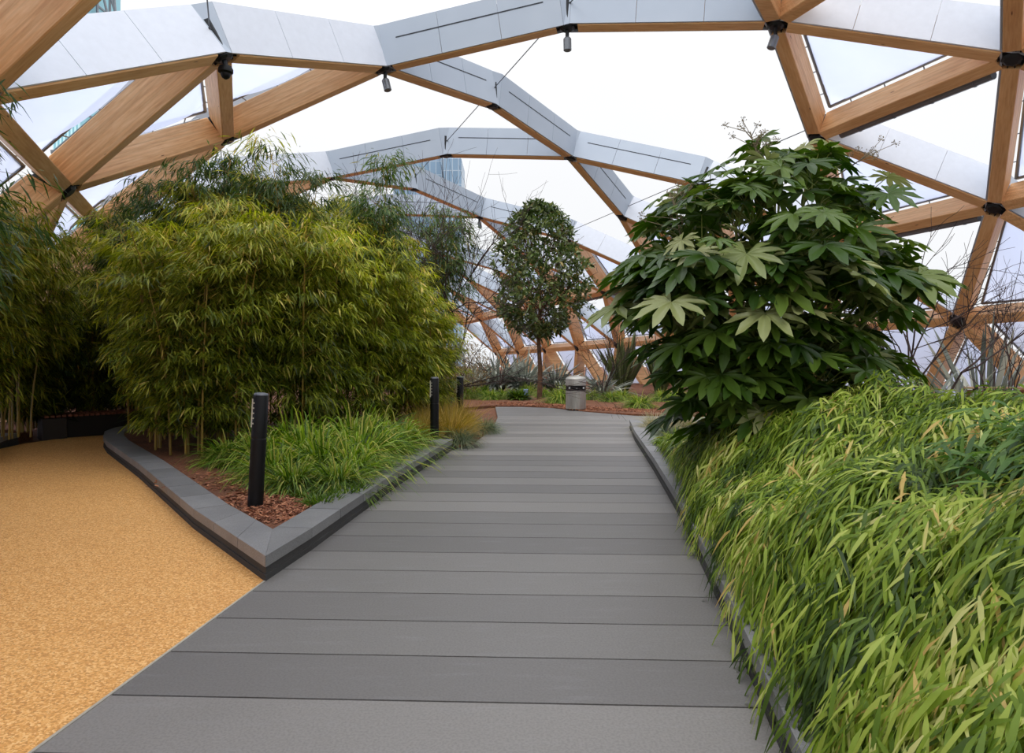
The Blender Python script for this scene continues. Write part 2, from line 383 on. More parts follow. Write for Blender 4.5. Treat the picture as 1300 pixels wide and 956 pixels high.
LK = [G(24, 562.5)[:2], G(10, 565.5)[:2], G(0, 569.5)[:2], (-6.4, 7.9), (-4.35, 5.4), (-3.75, 4.3), (-3.9, 2), (-4.2, -1.5)]
_, inK = kerb('planter_kerb', LK[::-1], .3, 'low dark stone kerb at the far left edge of the tan path')
bed = MB(); bed.prism(inL+[(-1.0, 11.0), (-.85, 13), (-.9, 15), (-4, 16), (-5.5, 14.4)], -.04, .125)
tag(bed.build('planting_bed', M_MULCH), kind='structure')
bed = MB(); bed.prism(inR+[(4.4, 12.7), (9.5, 12.2), (9.5, -1)], -.04, .12)
tag(bed.build('planting_bed', M_MULCH), kind='structure')
bed = MB(); bed.prism(inK+[(-8.3, 11.6), (-10, 12), (-10, 4), (-7, -1.5)], -.04, .12)
tag(bed.build('planting_bed', M_MULCH), kind='structure')
bed = MB(); bed.prism([(-1.6, 17.2), (-.6, 18.3), (.2, 18.3), (1.04, 17.85), (1.9, 16.5), (2.9, 15.85), (4.6, 15.4), (9.5, 14.8), (15, 14), (15, 30), (6, 60), (-24, 60), (-8, 30)], -.04, .02)
tag(bed.build('planting_bed', M_MULCH), kind='structure')

# ------------------------------------------------------------------ roof lattice
DV = Vector((-0.37487214, 0.92664142, -0.0283999)); E1 = Vector((0.92701534, 0.37502341, 0)); E2 = Vector((-0.01065063, 0.02632714, 0.99959664))
SEC = {-4: (-4.75, -2.5, 0), -3: (-4.2, .42, 0), -2: (-2.659, 3.03, .008), -1: (-.24, 4.831, .079), 0: (2.636, 5.909, 0), 1: (5.663, 6.354, .032), 2: (8.811, 6.042, .087), 3: (11.552, 4.91, -.157), 4: (14.36, 3.191, -.054), 5: (16.177, 1.043, .005), 6: (16.95, -1.75, 0)}
T0 = 13.03; BD = .55; BW = .25
def node(i, j):
    s_ = SEC[i+j]; return E1*s_[0]+E2*s_[1]+DV*(T0+s_[2]-2*(j-i))+Vector((0, 0, EYE))
def nnorm(m):
    a = SEC[max(m-1, -4)]; b_ = SEC[min(m+1, 6)]; T = Vector((b_[0]-a[0], b_[1]-a[1])).normalized()
    return (E1*(-T.y)+E2*T.x).normalized()
nodes = {}
for m in range(-4, 7):
    for k_ in range(-22, 9):
        if (m-k_) % 2 == 0:
            i, j = (m-k_)//2, (m+k_)//2; P_ = node(i, j)
            if P_.y < 48: nodes[(i, j)] = P_
centres = {c for c in nodes if c[0] % 2 and c[1] % 2 and c[0]+c[1] in (0, 2) and c != (-1, 3)}
for c in centres: del nodes[c]
tri = {}
opens = set()
allc = centres
def tverts(ty, i, j): return ((i, j), (i+1, j), (i, j+1)) if ty == 'u' else ((i+1, j), (i, j+1), (i+1, j+1))
for c in allc: opens |= {('u', c[0]-1, c[1]-1), ('d', c[0], c[1])}
for q in range(0, 5): opens |= {('u', 2+2*q, -2*q), ('d', 2+2*q, -2*q)}
opens |= {('d', i_, j_) for i_ in range(-6, 14) for j_ in range(-14, 8) if 1 <= i_+j_ <= 3}
ij = set(nodes) | centres
for (i, j) in ij:
    for ty in 'ud':
        vv = tverts(ty, i-1 if ty == 'd' else i, j) if False else tverts(ty, i, j)
        if all(x in ij for x in vv):
            op = any(x in centres for x in vv) or (ty, i, j) in opens
            tri[(ty, i, j)] = (vv, op)
# down triangles whose own (i, j) node is missing
for (i, j) in list(ij):
    for (a, b_) in ((i-1, j), (i, j-1), (i-1, j-1)):
        vv = tverts('d', a, b_)
        if all(x in ij for x in vv) and ('d', a, b_) not in tri: tri[('d', a, b_)] = (vv, any(x in centres for x in vv) or ('d', a, b_) in opens)
adj = {}
for key, (vv, op) in tri.items():
    for x in range(3):
        e_ = tuple(sorted((vv[x], vv[(x+1) % 3]))); adj.setdefault(e_, []).append((vv[(x+2) % 3], op))
def frame(A, B):
    """matrix with X along A to B, Z outward"""
    a, b_ = node(*A), node(*B); X = (b_-a).normalized(); nz_ = (nnorm(sum(A))+nnorm(sum(B)))
    Z = (nz_-X*nz_.dot(X)).normalized(); Y = Z.cross(X)
    return Matrix((X, Y, Z)).transposed().to_4x4(), a, b_, (b_-a).length
def pxsize(a, b_):
    s_ = 0
    for q in np.linspace(0, 1, 9):
        p = a.lerp(b_, q)
        if p.y < .5: continue
        u = CU+F*p.x/p.y; v = HV-F*(p.z-EYE)/p.y
        if -20 < u < 1320 and -20 < v < 500: s_ += 1/p.y
    return s_*(b_-a).length
roof = thing('roof_lattice', 'arched timber lattice roof with silver fascias and foil cushions over the garden', 'roof', (0, 0, 0))
beams = []; cables = []; fasc = []
for (A, B), lst in adj.items():
    if A in centres or B in centres: continue
    same = sum(A) == sum(B)
    if same and len(lst) == 2 and all(x[1] for x in lst): cables.append((A, B)); continue
    beams.append((pxsize(node(*A), node(*B)), A, B))
    for third, op in lst:
        if op and not (same and sum(A) >= 2): fasc.append((pxsize(node(*A), node(*B)), A, B, third))
beams.sort(reverse=True); fasc.sort(reverse=True)
def beam_mb(mb, L, Mx=None):
    t_ = .2; b_ = .012; P = []
    prof = [(-BW/2+b_, 0), (BW/2-b_, 0), (BW/2, b_), (BW/2, BD-b_), (BW/2-b_, BD), (-BW/2+b_, BD), (-BW/2, BD-b_), (-BW/2, b_)]
    V = [Vector((-L/2+t_, y, z)) for y, z in prof]+[Vector((L/2-t_, y, z)) for y, z in prof]
    if Mx: V = [Mx @ v for v in V]
    n_ = 8; mb.add(V, [tuple(range(n_)), tuple(reversed(range(n_, 2*n_)))]+[(n_+i_, n_+(i_+1) % n_, (i_+1) % n_, i_) for i_ in range(n_)])
rest = MB()
for q, (sz, A, B) in enumerate(beams):
    Mx, a, b_, L = frame(A, B); Mx.translation = (a+b_)/2
    if q < 99 and sz > 0:
        mb = MB(); beam_mb(mb, L); o = mb.build('timber_beam', M_TIMBER, roof); o.matrix_world = Mx
    else: beam_mb(rest, L, Mx)
tag(rest.build('timber_beam', M_TIMBER, roof), kind='stuff')
FH = .80
def fascia_mb(mb, sl, L, side, Mx=None):
    y = side*(BW/2+.02); n_ = 3; g = .004
    for q in range(n_):
        x0 = -L/2+.05+(L-.1)*q/n_; x1 = -L/2+.05+(L-.1)*(q+1)/n_
        mb.box((0, 0, 0), (0, 0, 0)) if False else None
        c_ = Vector(((x0+x1)/2, y, .02+FH/2)); d_ = (x1-x0-g*2, .03, FH)
        V = [Vector((c_.x+sx*d_[0]/2, c_.y+sy*d_[1]/2, c_.z+sz_*d_[2]/2)) for sx in (-1, 1) for sy in (-1, 1) for sz_ in (-1, 1)]
        if Mx: V = [Mx @ v for v in V]
        mb.add(V, [(0, 1, 3, 2), (4, 6, 7, 5), (0, 4, 5, 1), (2, 3, 7, 6), (0, 2, 6, 4), (1, 5, 7, 3)])
    c_ = Vector((0, y+side*.016, .02+FH*.62)); d_ = (L*.8, .008, .022)
    V = [Vector((c_.x+sx*d_[0]/2, c_.y+sy*d_[1]/2, c_.z+sz_*d_[2]/2)) for sx in (-1, 1) for sy in (-1, 1) for sz_ in (-1, 1)]
    if Mx: V = [Mx @ v for v in V]
    sl.add(V, [(0, 1, 3, 2), (4, 6, 7, 5), (0, 4, 5, 1), (2, 3, 7, 6), (0, 2, 6, 4), (1, 5, 7, 3)])
near_nodes = {n_ for n_, P_ in nodes.items() if P_.y < 30 and pxsize(P_+Vector((-.1, 0, 0)), P_+Vector((.1, 0, 0))) > 0}
rf = MB(); rs = MB(); ends = {}
for sz, A, B, third in fasc:
    Mx, a, b_, L = frame(A, B); Mx.translation = (a+b_)/2
    side = 1 if (node(*third)-Mx.translation).dot(Mx.to_3x3().col[1]) > 0 else -1
    for nd, xx in ((A, -1), (B, 1)):
        lo, hi = (Mx @ Vector((xx*(L/2-.05), side*(BW/2+.02), z_)) for z_ in (.02, .02+FH))
        ends.setdefault(nd, []).append((lo, hi, Mx.to_3x3().col[1]*side))
cover_n = 0; cover_rest = MB()
for nd, es in ends.items():
    for x_ in range(len(es)):
        for y_ in range(x_+1, len(es)):
            (l0, h0, n0), (l1, h1, n1) = es[x_], es[y_]
            if (l0-l1).length < .5 and n0.dot(n1) > .2:
                t_ = (n0+n1).normalized()*.012
                covers = MB() if nd in near_nodes else cover_rest
                covers.add([l0-t_, l1-t_, h1-t_, h0-t_, l0+t_, l1+t_, h1+t_, h0+t_], [(0, 1, 2, 3), (7, 6, 5, 4), (0, 4, 5, 1), (1, 5, 6, 2), (2, 6, 7, 3), (3, 7, 4, 0)])
                if covers is not cover_rest: covers.build('corner_cover', M_FASCIA, roof)
tag(cover_rest.build('corner_cover', M_FASCIA, roof), kind='stuff')
for q, (sz, A, B, third) in enumerate(fasc):
    Mx, a, b_, L = frame(A, B); Mx.translation = (a+b_)/2
    side = 1 if (node(*third)-Mx.translation).dot(Mx.to_3x3().col[1]) > 0 else -1
    if sz > 0 and q < 60:
        mb = MB(); sl = MB(); fascia_mb(mb, sl, L, side); lit_face = (third not in centres and max(sum(A), sum(B)) >= 3 and A[0] == B[0]) or (min(sum(A), sum(B)) < 0 and A[1] == B[1] and third[1] > A[1])  # panels that catch the light take the paler painted-in tone
        o = mb.build('fascia_panel', M_FASCIA_LIT if lit_face else M_FASCIA, roof); o.matrix_world = Mx
        s_ = None if lit_face else sl.build('shadow_slot', M_SLOT, o)
    else: fascia_mb(rf, rs, L, side, Mx)
o = tag(rf.build('fascia_panel', M_FASCIA, roof), kind='stuff'); tag(rs.build('shadow_slot', M_SLOT, o), kind='stuff')
for A, B in cables:
    a, b_ = node(*A)+nnorm(sum(A))*.42, node(*B)+nnorm(sum(B))*.42
    mb = MB(); mb.tube([a, b_], .011, 6); mb.tube([a, a.lerp(b_, .04)], .022, 6); mb.tube([b_.lerp(a, .04), b_], .022, 6)
    mb.build('tension_cable', M_CABLE, roof)
hubs = sorted(nodes.items(), key=lambda kv: -pxsize(kv[1]+Vector((-.1, 0, 0)), kv[1]+Vector((.1, 0, 0))))
hr = MB()
for q, (ij_, P_) in enumerate(hubs):
    mb = MB() if q < 60 else hr; n_ = nnorm(sum(ij_))
    mb.tube([P_-n_*.03, P_-n_*.0, P_+n_*(BD+.02)], [.10, .15, .15], 8)
    for A, B in adj:
        if ij_ in (A, B) and not (A in centres or B in centres) and (A, B) not in cables:
            ot = B if A == ij_ else A; Mx, a, b_, L = frame(ij_, ot); Mx.translation = a
            for sy in (-.05, .05): mb.box(Mx @ Vector((.17, sy, BD/2)), (.26, .015, BD-.06), Mx.to_3x3())
    if q < 60: mb.build('steel_node', M_STEEL, roof)
tag(hr.build('steel_node', M_STEEL, roof), kind='stuff')
# foil cushions with their rails and standoffs, gutters under the timber ridge members
cus = []
for key, (vv, op) in tri.items():
    if op: continue
    P_ = [node(*x) for x in vv]; cen = (P_[0]+P_[1]+P_[2])/3
    cus.append((max(pxsize(P_[0], cen), pxsize(P_[1], cen), pxsize(P_[2], cen)), vv))
cus.sort(reverse=True, key=lambda x: x[0])
def cushion(foil, rail, vv):
    P_ = [node(*x)+nnorm(sum(x))*(BD+.10) for x in vv]; cen = (P_[0]+P_[1]+P_[2])/3
    N_ = (P_[1]-P_[0]).cross(P_[2]-P_[0]).normalized()
    if N_.dot(nnorm(sum(vv[0]))) < 0: N_ = -N_
    inset = .16; Q = []
    for x in range(3):
        p, a, b_ = P_[x], P_[(x+1) % 3], P_[(x+2) % 3]; u_ = (a-p).normalized(); w_ = (b_-p).normalized()
        bis = (u_+w_).normalized(); ang = u_.angle(w_)/2; Q.append(p+bis*inset/math.sin(ang))
    n_ = 8
    for s_ in (1, -1):
        V = []; idx = {}
        for a in range(n_+1):
            for b_ in range(n_+1-a):
                c_ = n_-a-b_; w = (a/n_, b_/n_, c_/n_)
                p = Q[0]*w[0]+Q[1]*w[1]+Q[2]*w[2]+N_*s_*.42*(27*w[0]*w[1]*w[2])**.75*.8
                idx[(a, b_)] = len(V); V.append(p)
        fs = []
        for a in range(n_):
            for b_ in range(n_-a):
                fs.append((idx[(a, b_)], idx[(a+1, b_)], idx[(a, b_+1)]))
                if a+b_ < n_-1: fs.append((idx[(a+1, b_)], idx[(a+1, b_+1)], idx[(a, b_+1)]))
        foil.add(V, fs)
    for x in range(3):
        a, b_ = Q[x], Q[(x+1) % 3]; rail.tube([a, b_], .035, 5)
        A, B = vv[x], vv[(x+1) % 3]; e0, e1 = node(*A), node(*B)
        for t_ in (.15, .38, .62, .85):
            p = a.lerp(b_, t_); e_ = e0.lerp(e1, (p-e0).dot((e1-e0).normalized())/(e1-e0).length)+nnorm(sum(A))*(BD-.04)
            rail.tube([p, e_], .012, 4)
fr = MB(); rr = MB()
for q, (sz, vv) in enumerate(cus):
    if q < 90 and sz > 0:
        f_ = MB(); r_ = MB(); cushion(f_, r_, vv); o = f_.build('foil_cushion', M_ETFE, roof, smooth=True); r_.build('cushion_rail', M_FRAME, o)
    else: cushion(fr, rr, vv)
o = tag(fr.build('foil_cushion', M_ETFE, roof, smooth=True), kind='stuff'); tag(rr.build('cushion_rail', M_FRAME, o), kind='stuff')
for sz, A, B in beams[:90]:
    if sum(A) == sum(B) and sum(A) in (2, 3, 4) and sz > 0:
        Mx, a, b_, L = frame(A, B); Mx.translation = (a+b_)/2
        sd_ = 1 if Mx.to_3x3().col[1].z > 0 else -1
        mb = MB(); p0, p1 = (Mx @ Vector((x, -sd_*(BW/2+.12), BD*.22)) for x in (-L/2+.45, L/2-.45))
        mb.tube([p0, p1], .085, 10)
        for t_ in (.1, .35, .6, .85): mb.tube([p0.lerp(p1, t_), p0.lerp(p1, t_+.012)], .095, 10)
        mb.build('gutter_pipe', M_FRAME, roof)

# spotlights and the dome camera hanging under the nodes
def spotlight(ij_, d_, label, s=1.):
    P_ = nodes[ij_]; root = thing('spotlight', label, 'spotlight', P_-Vector((0, 0, .03)), group='spotlights hanging under the roof nodes')
    d_ = Vector(d_).normalized(); a = MB(); a.tube([(0, 0, .03), (0, 0, -.16)], .035*s, 8); a.build('bracket', M_STEEL, root)
    b_ = MB(); p0 = Vector((0, 0, -.13)); b_.tube([p0, p0+d_*.03, p0+d_*.24, p0+d_*.25], [.05*s, .075*s, .075*s, .06*s], 14); b_.build('lamp_housing', M_FRAME, root)
spotlight((0, 0), (.25, -.1, -1), 'small grey spotlight under the roof node where timber and silver fascias meet')
spotlight((0, 1), (.02, 0, -1), 'small grey spotlight under the topmost roof node near the middle')
spotlight((0, 2), (-.35, 0, -1), 'grey spotlight under the roof node where six timber beams fan out at upper right')
spotlight((4, -2), (.2, 0, -1), 'tiny grey spotlight under the far roof node above the bare branches')
P_ = nodes[(-1, 0)]; root = thing('dome_camera', 'black dome security camera hanging from the roof node above the bamboo', 'camera', P_-Vector((0, 0, .02)))
a = MB(); a.tube([(0, 0, .02), (.02, 0, -.1)], .04, 8); a.build('bracket', M_STEEL, root)
a = MB(); a.lathe([(.04, -.06), (.09, -.08), (.11, -.12), (.11, -.17), (.075, -.19), (.075, -.21), (.055, -.25), (.02, -.275)], 18, (.02, 0, -.02)); a.build('housing', M_BLACK, root, smooth=True)
#@@PLANTS
rng = np.random.default_rng(11)
def rdir(n, zlo=-1, zhi=1):
    a = rng.uniform(0, 2*PI, n); z = rng.uniform(zlo, zhi, n); r_ = np.sqrt(np.maximum(0, 1-z*z))
    return np.stack([r_*np.cos(a), r_*np.sin(a), z], 1)
UPV = np.array([0, 0, 1.])

# ---- tall bamboo
def bamboo_parts(seed, h, nculm=4, spread=.55, low=.12, ncl=46, leaf=.165, spr=.15, lean=(0, 0), per=12, arch=.5):
    """culm meshes and one foliage mesh of a bamboo clump of height h"""
    R = np.random.default_rng(seed); culms = []; lv = Leaves(); 
    for c in range(nculm):
        b = np.array([R.normal(0, .13), R.normal(0, .13), 0.]); a = R.uniform(0, 2*PI); hh = h*R.uniform(.78, 1.)
        out = np.array([math.cos(a), math.sin(a)])*spread*R.uniform(.3, 1)+np.array(lean)
        ts = np.linspace(0, 1, 9); pts = [b+np.array([out[0]*t_**2, out[1]*t_**2, hh*(t_-.08*arch*t_**3)]) for t_ in ts]
        mb = MB(); mb.tube(pts, [.014*(1-.8*t_)+.002 for t_ in ts], 6); culms.append((mb, pts))
        N = ncl; tt = R.uniform(low, 1, N)**.85
        P0 = np.array([b+np.array([out[0]*t_**2, out[1]*t_**2, hh*(t_-.08*arch*t_**3)]) for t_ in tt])
        az = R.uniform(0, 2*PI, N); rr_ = R.uniform(.15, 1., N)**.7*(.28+.42*np.sin(np.clip(tt, 0, 1)*PI*.85))*1.05
        P1 = P0+np.stack([np.cos(az)*rr_, np.sin(az)*rr_, .12+.15*rr_-.35*rr_**2], 1)
        for q in range(N):
            mb.tube([P0[q], (P0[q]+P1[q])/2+np.array([0, 0, .07]), P1[q]], [.0035, .0025, .0015], 3, cap=False)
            # two or three tufts on every branch, each tuft a drooping spray of leaves
            for f_ in R.uniform(.4, 1.05, 2+(seed < 30)):
                base = P0[q]+(P1[q]-P0[q])*f_+np.array([0, 0, .07*(1-abs(2*f_-1))])
                n_ = per; pos = base+R.normal(0, spr*.42, (n_, 3))*np.array([1, 1, .7])
                th = az[q]+R.normal(0, .8, n_); d_ = np.stack([np.cos(th), np.sin(th), R.uniform(-1.3, .15, n_)], 1)
                lv.add(pos, d_, UPV+R.normal(0, .35, (n_, 3)), leaf*R.uniform(.7, 1.25, n_), .0165*R.uniform(.8, 1.2, n_)*leaf/.13, R.uniform(.1, .5, n_), (.25, 1, .08), np.clip(R.normal(.25+.35*tt[q]+.12*R.normal(), .22, n_), 0, 1))  # higher leaves draw on the paler lit-tip colours
    return culms, lv
def bamboo_proto(seed, h, label, group, mat=None, **kw):
    culms, lv = bamboo_parts(seed, h, **kw); root = thing('bamboo', label, 'bamboo', (0, 0, 0), group=group)
    for mb, _ in culms: mb.build('culm', M_CULM, root, smooth=True)
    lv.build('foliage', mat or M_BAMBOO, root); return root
def place(proto, used, loc, rz, s=1., label=None, group=None, sz=None):
    o = proto if not used else copy_tree(proto)
    o.location = loc; o.rotation_euler = (0, 0, rz); o.scale = (s, s, sz or s)
    if label: o['label'] = label
    if group: o['group'] = group
    return o
HG = 'front row bamboo of the hedge'; HL = 'leafy bamboo in the front row of the big hedge, its culms rising behind the sedges'
protos = [bamboo_proto(20+k, 4.2, HL, HG, nculm=5, ncl=52, low=.06 if k < 2 else .16, spread=.6) for k in range(4)]
hedge = [(-4.35, 8.9, 3.2), (-3.75, 9.2, 3.7), (-3.2, 9.7, 3.7), (-2.75, 10.3, 3.6), (-2.3, 10.9, 3.4), (-2.0, 11.7, 3.1), (-1.75, 12.6, 2.7), (-1.6, 13.5, 2.3),
         (-4.95, 9.5, 3.3), (-5.5, 10.4, 3.4), (-4.7, 10.3, 4.2), (-4.0, 10.2, 4.0), (-3.5, 10.7, 4.1), (-3.0, 11.3, 3.9), (-2.6, 12.1, 4.0), (-2.3, 13.0, 3.5), (-6.0, 11.4, 3.7),
         (-5.2, 11.6, 4.3), (-4.3, 11.5, 4.6), (-3.6, 12.1, 4.5), (-3.0, 13.0, 4.6), (-4.9, 12.8, 4.4), (-4.1, 13.2, 4.6)]
for k, (x, y, h) in enumerate(hedge):
    q = k % 2 if k < 10 else 2+k % 2
    lb, gr = (HL, HG) if k < 6 else ('leafy bamboo at the low right end of the big hedge', 'bamboo at the right end of the hedge') if k < 8 else ('bamboo at the left end of the big hedge above the tan path', 'bamboo at the left end of the hedge') if k in (8, 9, 16) else ('tall bamboo forming the back and top of the big hedge', 'back row bamboo of the hedge')
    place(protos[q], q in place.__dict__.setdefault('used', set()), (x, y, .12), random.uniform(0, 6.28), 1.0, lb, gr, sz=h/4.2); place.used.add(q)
wisp = bamboo_proto(41, 5.0, 'thin pale bamboo spray rising above the hedge against the white roof', None, nculm=2, ncl=34, low=.55, per=5, spread=.2, lean=(.4, 0), spr=.22)
wisp.location = (-4.15, 10.0, .12); wisp.rotation_euler = (0, 0, .3)
for q_, (xx_, yy_, hh_, lb_) in enumerate([(-4.9, 10.6, 4.8, 'dark crowned bamboo topping the left end of the hedge'), (-3.35, 10.3, 4.55, 'dark crowned bamboo in the middle of the hedge top'), (-5.6, 11.0, 4.65, 'dark leaved bamboo at the upper left shoulder of the hedge'), (-6.25, 11.3, 4.4, 'dark leaved bamboo at the far left end of the hedge top')]):
    w_ = bamboo_proto(80+q_, hh_, lb_, None, M_BAMBOO_DARK, nculm=5, ncl=48, low=.5, per=10, spread=.6); w_.location = (xx_, yy_, .12)
w2 = bamboo_proto(43, 4.9, 'dark green drooping bamboo crown at the top right of the hedge', None, M_BAMBOO_DARK, nculm=4, ncl=44, low=.6, per=9, spread=.45); w2.location = (-2.55, 11.4, .12)
w3 = bamboo_proto(44, 4.7, 'loose dark green bamboo crown among the bare branches right of the hedge', None, M_BAMBOO_DARK, nculm=6, ncl=44, low=.5, per=9, spread=.8); w3.location = (-1.5, 14.2, .02)
# left side behind the bench and over the path
LG = 'bamboo behind the dark bench'; LL = 'shaded bamboo standing behind the dark bench at the far left'
lp_ = [bamboo_proto(60+k, 3.2, LL, LG, [M_BAMBOO_DARK, M_BAMBOO][k], nculm=6, ncl=60, low=.05, spread=.45) for k in range(2)]
for k, (x, y, h) in enumerate([(-8.7, 12.2, 2.5), (-8.1, 12.7, 3.0), (-7.5, 13.1, 3.5), (-6.9, 13.7, 3.9), (-9.2, 13.2, 2.3), (-8.3, 13.7, 3.0), (-9.2, 11.6, 1.9), (-7.4, 14.4, 3.6), (-6.6, 14.9, 4.2), (-7.9, 14.9, 3.2), (-8.8, 14.3, 2.6), (-6.3, 13.4, 3.8), (-8.35, 11.75, 2.2)]):
    place(lp_[k % 2], k > 1, (x, y, .1), random.uniform(0, 6.28), 1., sz=h/3.2)
near = bamboo_proto(71, 3.55, 'dark drooping bamboo leaning into the photo at the upper left edge', None, M_BAMBOO_DARK, nculm=5, ncl=60, low=.45, per=12, spread=.35, leaf=.14); near.location = (-4.62, 5.1, .12)
n2 = bamboo_proto(72, 3.7, 'leafy bamboo arching over the left end of the tan path', None, M_BAMBOO, nculm=9, ncl=70, low=.42, per=12, spread=.8, lean=(.25, 0)); n2.location = (-7.15, 9.0, .12)
n4 = bamboo_proto(74, 4.3, 'tall bamboo behind the bench, its crown between hedge and left edge', None, M_BAMBOO, nculm=7, ncl=60, low=.3, per=11, spread=.7); n4.location = (-7.3, 12.9, .1)
n3 = bamboo_proto(73, 3.2, 'lower bamboo beside the left kerb, its crown in front of the bench', None, M_BAMBOO, nculm=7, ncl=60, low=.15, per=11, spread=.55); n3.location = (-8.1, 10.0, .12)
n5 = bamboo_proto(75, 1.9, 'short bright bamboo at the left edge above the dark kerb', None, M_BAMBOO, nculm=7, ncl=50, low=.1, per=11, spread=.4); n5.location = (-8.35, 11.3, .12)
n6 = bamboo_proto(76, 3.4, 'green bamboo crown between the upper left timber node and the hedge', None, M_BAMBOO, nculm=7, ncl=60, low=.35, per=11, spread=.7, lean=(.3, 0)); n6.location = (-7.9, 10.6, .12)

# ---- grass clumps
def clump(seed, n, L, W, mat, splay=(.1, 1.1), droop=(.3, 1.0), r0=.09, prof=(.6, 1, .85, .55, .08)):
    R = np.random.default_rng(seed); a = R.uniform(0, 2*PI, n); rr_ = r0*np.sqrt(R.uniform(0, 1, n)); t_ = R.uniform(*splay, n)
    base = np.stack([rr_*np.cos(a), rr_*np.sin(a), np.zeros(n)], 1); a2 = a+R.normal(0, .5, n)
    d_ = np.stack([np.cos(a2)*np.sin(t_), np.sin(a2)*np.sin(t_), np.cos(t_)], 1)
    lv = Leaves(); lv.add(base, d_, np.stack([-np.sin(a2), np.cos(a2), R.normal(0, .4, n)], 1)*0+UPV+d_*0+R.normal(0, .3, (n, 3)), L*R.uniform(.6, 1.1, n), W*R.uniform(.8, 1.2, n), R.uniform(*droop, n), prof)
    return lv.mesh('grass_blades')
def grass(name, me, mat, label, cat, spots, group=None, labels=None):
    for k, (x, y, z, s) in enumerate(spots):
        o = link(name, me, None, None, (x, y, z)); o.rotation_euler = (0, 0, random.uniform(0, 6.28)); o.scale = (s, s, s)
        if not me.materials: me.materials.append(mat)
        tag(o, labels[k] if labels else label, cat, group)
sed = clump(1, 620, .98, .017, M_SEDGE, splay=(.1, 1.2), droop=(.45, 1.35))
S_ = [(-2.55, 7.2, 1.), (-2.15, 7.6, 1.2), (-1.85, 8.1, 1.3), (-2.5, 8.2, 1.4), (-1.75, 8.8, 1.15), (-2.1, 8.9, 1.5), (-3.05, 8.1, 1.15), (-1.6, 9.5, 1.15), (-2.9, 8.8, 1.35), (-1.75, 6.75, .8), (-2.2, 6.7, .8), (-2.0, 9.9, 1.2), (-2.4, 9.5, 1.15), (-1.75, 7.35, .95), (-3.5, 8.3, .9)]
grass('sedge', sed, M_SEDGE, 'bright green sedge clump in the bed behind the corner kerb, before the bamboo hedge', 'grass', [(x, y, .12, s) for x, y, s in S_], 'green sedge before the hedge')
ftn = clump(2, 900, .85, .006, M_FOUNTAIN, splay=(.05, .9), droop=(.2, .8))
grass('fountain_grass', ftn, M_FOUNTAIN, 'straw coloured fountain grass clump at the right tip of the hedge bed', 'grass', [(-1.0, 10.9, .05, 1.1), (-1.2, 11.4, .05, 1.15), (-.95, 12.0, .03, 1.15), (-1.5, 11.6, .05, 1.1), (-1.25, 12.9, .03, 1.1), (-1.45, 10.5, .1, .9), (-.85, 11.5, .0, .8)], 'straw grasses at the tip of the bed')
blu = clump(3, 900, .62, .006, M_BLUEGRASS, splay=(.2, 1.2), droop=(.4, 1.1))
grass('grey_grass', blu, M_BLUEGRASS, '', 'grass', [(-.82, 10.55, .04, 1.), (-.5, 12.4, .02, 1.)], None, ['grey green grass mound spilling onto the deck at the kerb end', 'grey brown grass tuft at the deck edge beyond the straw grasses'])
# creeping green patch and bark before the sedges
low_ = clump(4, 500, .2, .012, M_FERN, splay=(.2, 1.4), droop=(.2, .8), r0=.16)
grass('creeping_plant', low_, M_FERN, 'low green creeping plant inside the kerb before the sedges', 'plant', [(x, y, .12, s) for x, y, s in ((-1.72, 6.05, .9), (-1.6, 6.45, 1.), (-1.62, 7.0, .9), (-1.95, 6.35, .8), (-1.5, 7.7, .8))], 'low green plants inside the corner kerb')
# far and right-hand grasses
for k_, (u_, v_, s_) in enumerate([(604, 503, .8), (622, 506, .75), (690, 503, .7), (752, 506, .7), (790, 506, .75), (840, 508, .8), (590, 505, .9), (860, 506, .9), (672, 500, .9), (722, 500, .9)]):
    p = G(u_, v_, .05); grass('sedge', sed, M_SEDGE, 'green grass tuft in the far bed before the silver flax', 'grass', [(p[0], p[1], p[2], s_)], 'green grass tufts of the far bed')
kit = [('sedge', sed, M_SEDGE, 'yellow green sedge clump to the left of the steel bin', G(712, 510, .05), 1.05),
       ('sedge', sed, M_SEDGE, 'green sedge clump behind the tan mulch right of the steel bin', G(812, 517, .03), .95),
       ('sedge', sed, M_SEDGE, 'small green sedge clump between bin and flax on the far mulch', G(775, 509, .03), .8),
       ('sedge', sed, M_SEDGE, 'green sedge beside the ground lamp at the far mulch', G(640, 505, .05), .8)]
for nm, me, mt, lb, p, s in kit: grass(nm, me, mt, lb, 'grass', [(p[0], p[1], p[2], s)])
fern = clump(5, 420, .5, .05, M_FERN, splay=(.1, 1.3), droop=(.2, .7), r0=.2, prof=(.2, 1, .8, .1))
grass('leafy_perennial', fern, M_FERN, '', 'plant', [(*G(658, 506, .05), .95), (*G(735, 500, .05), .8), (*G(610, 500, .05), .9)], None, ['broad leaved green perennial beside the small tree trunk', 'low green perennial right behind the steel bin', 'low green perennial left of the far ground lamp'])
pal = clump(6, 900, .62, .006, M_PALEGRASS, splay=(.1, 1.25), droop=(.3, 1.0))
grass('pale_grass', pal, M_PALEGRASS, 'fluffy beige grass clump at the far tip of the right kerb', 'grass', [(2.55, 11.9, .1, 1.)])
grass('pale_grass', pal, M_PALEGRASS, 'beige grass tuft behind the fluffy clump at the right kerb tip', 'grass', [(3.15, 12.2, .1, .9)])
grass('grey_grass', blu, M_BLUEGRASS, 'silvery blue grass clump on the kerb under the glossy shrub', 'grass', [(2.5, 10.7, .12, .9)])
grass('sedge', sed, M_SEDGE, 'dark green sedge tuft where the dwarf bamboo ends at the kerb', 'grass', [(2.35, 9.7, .12, .6)])

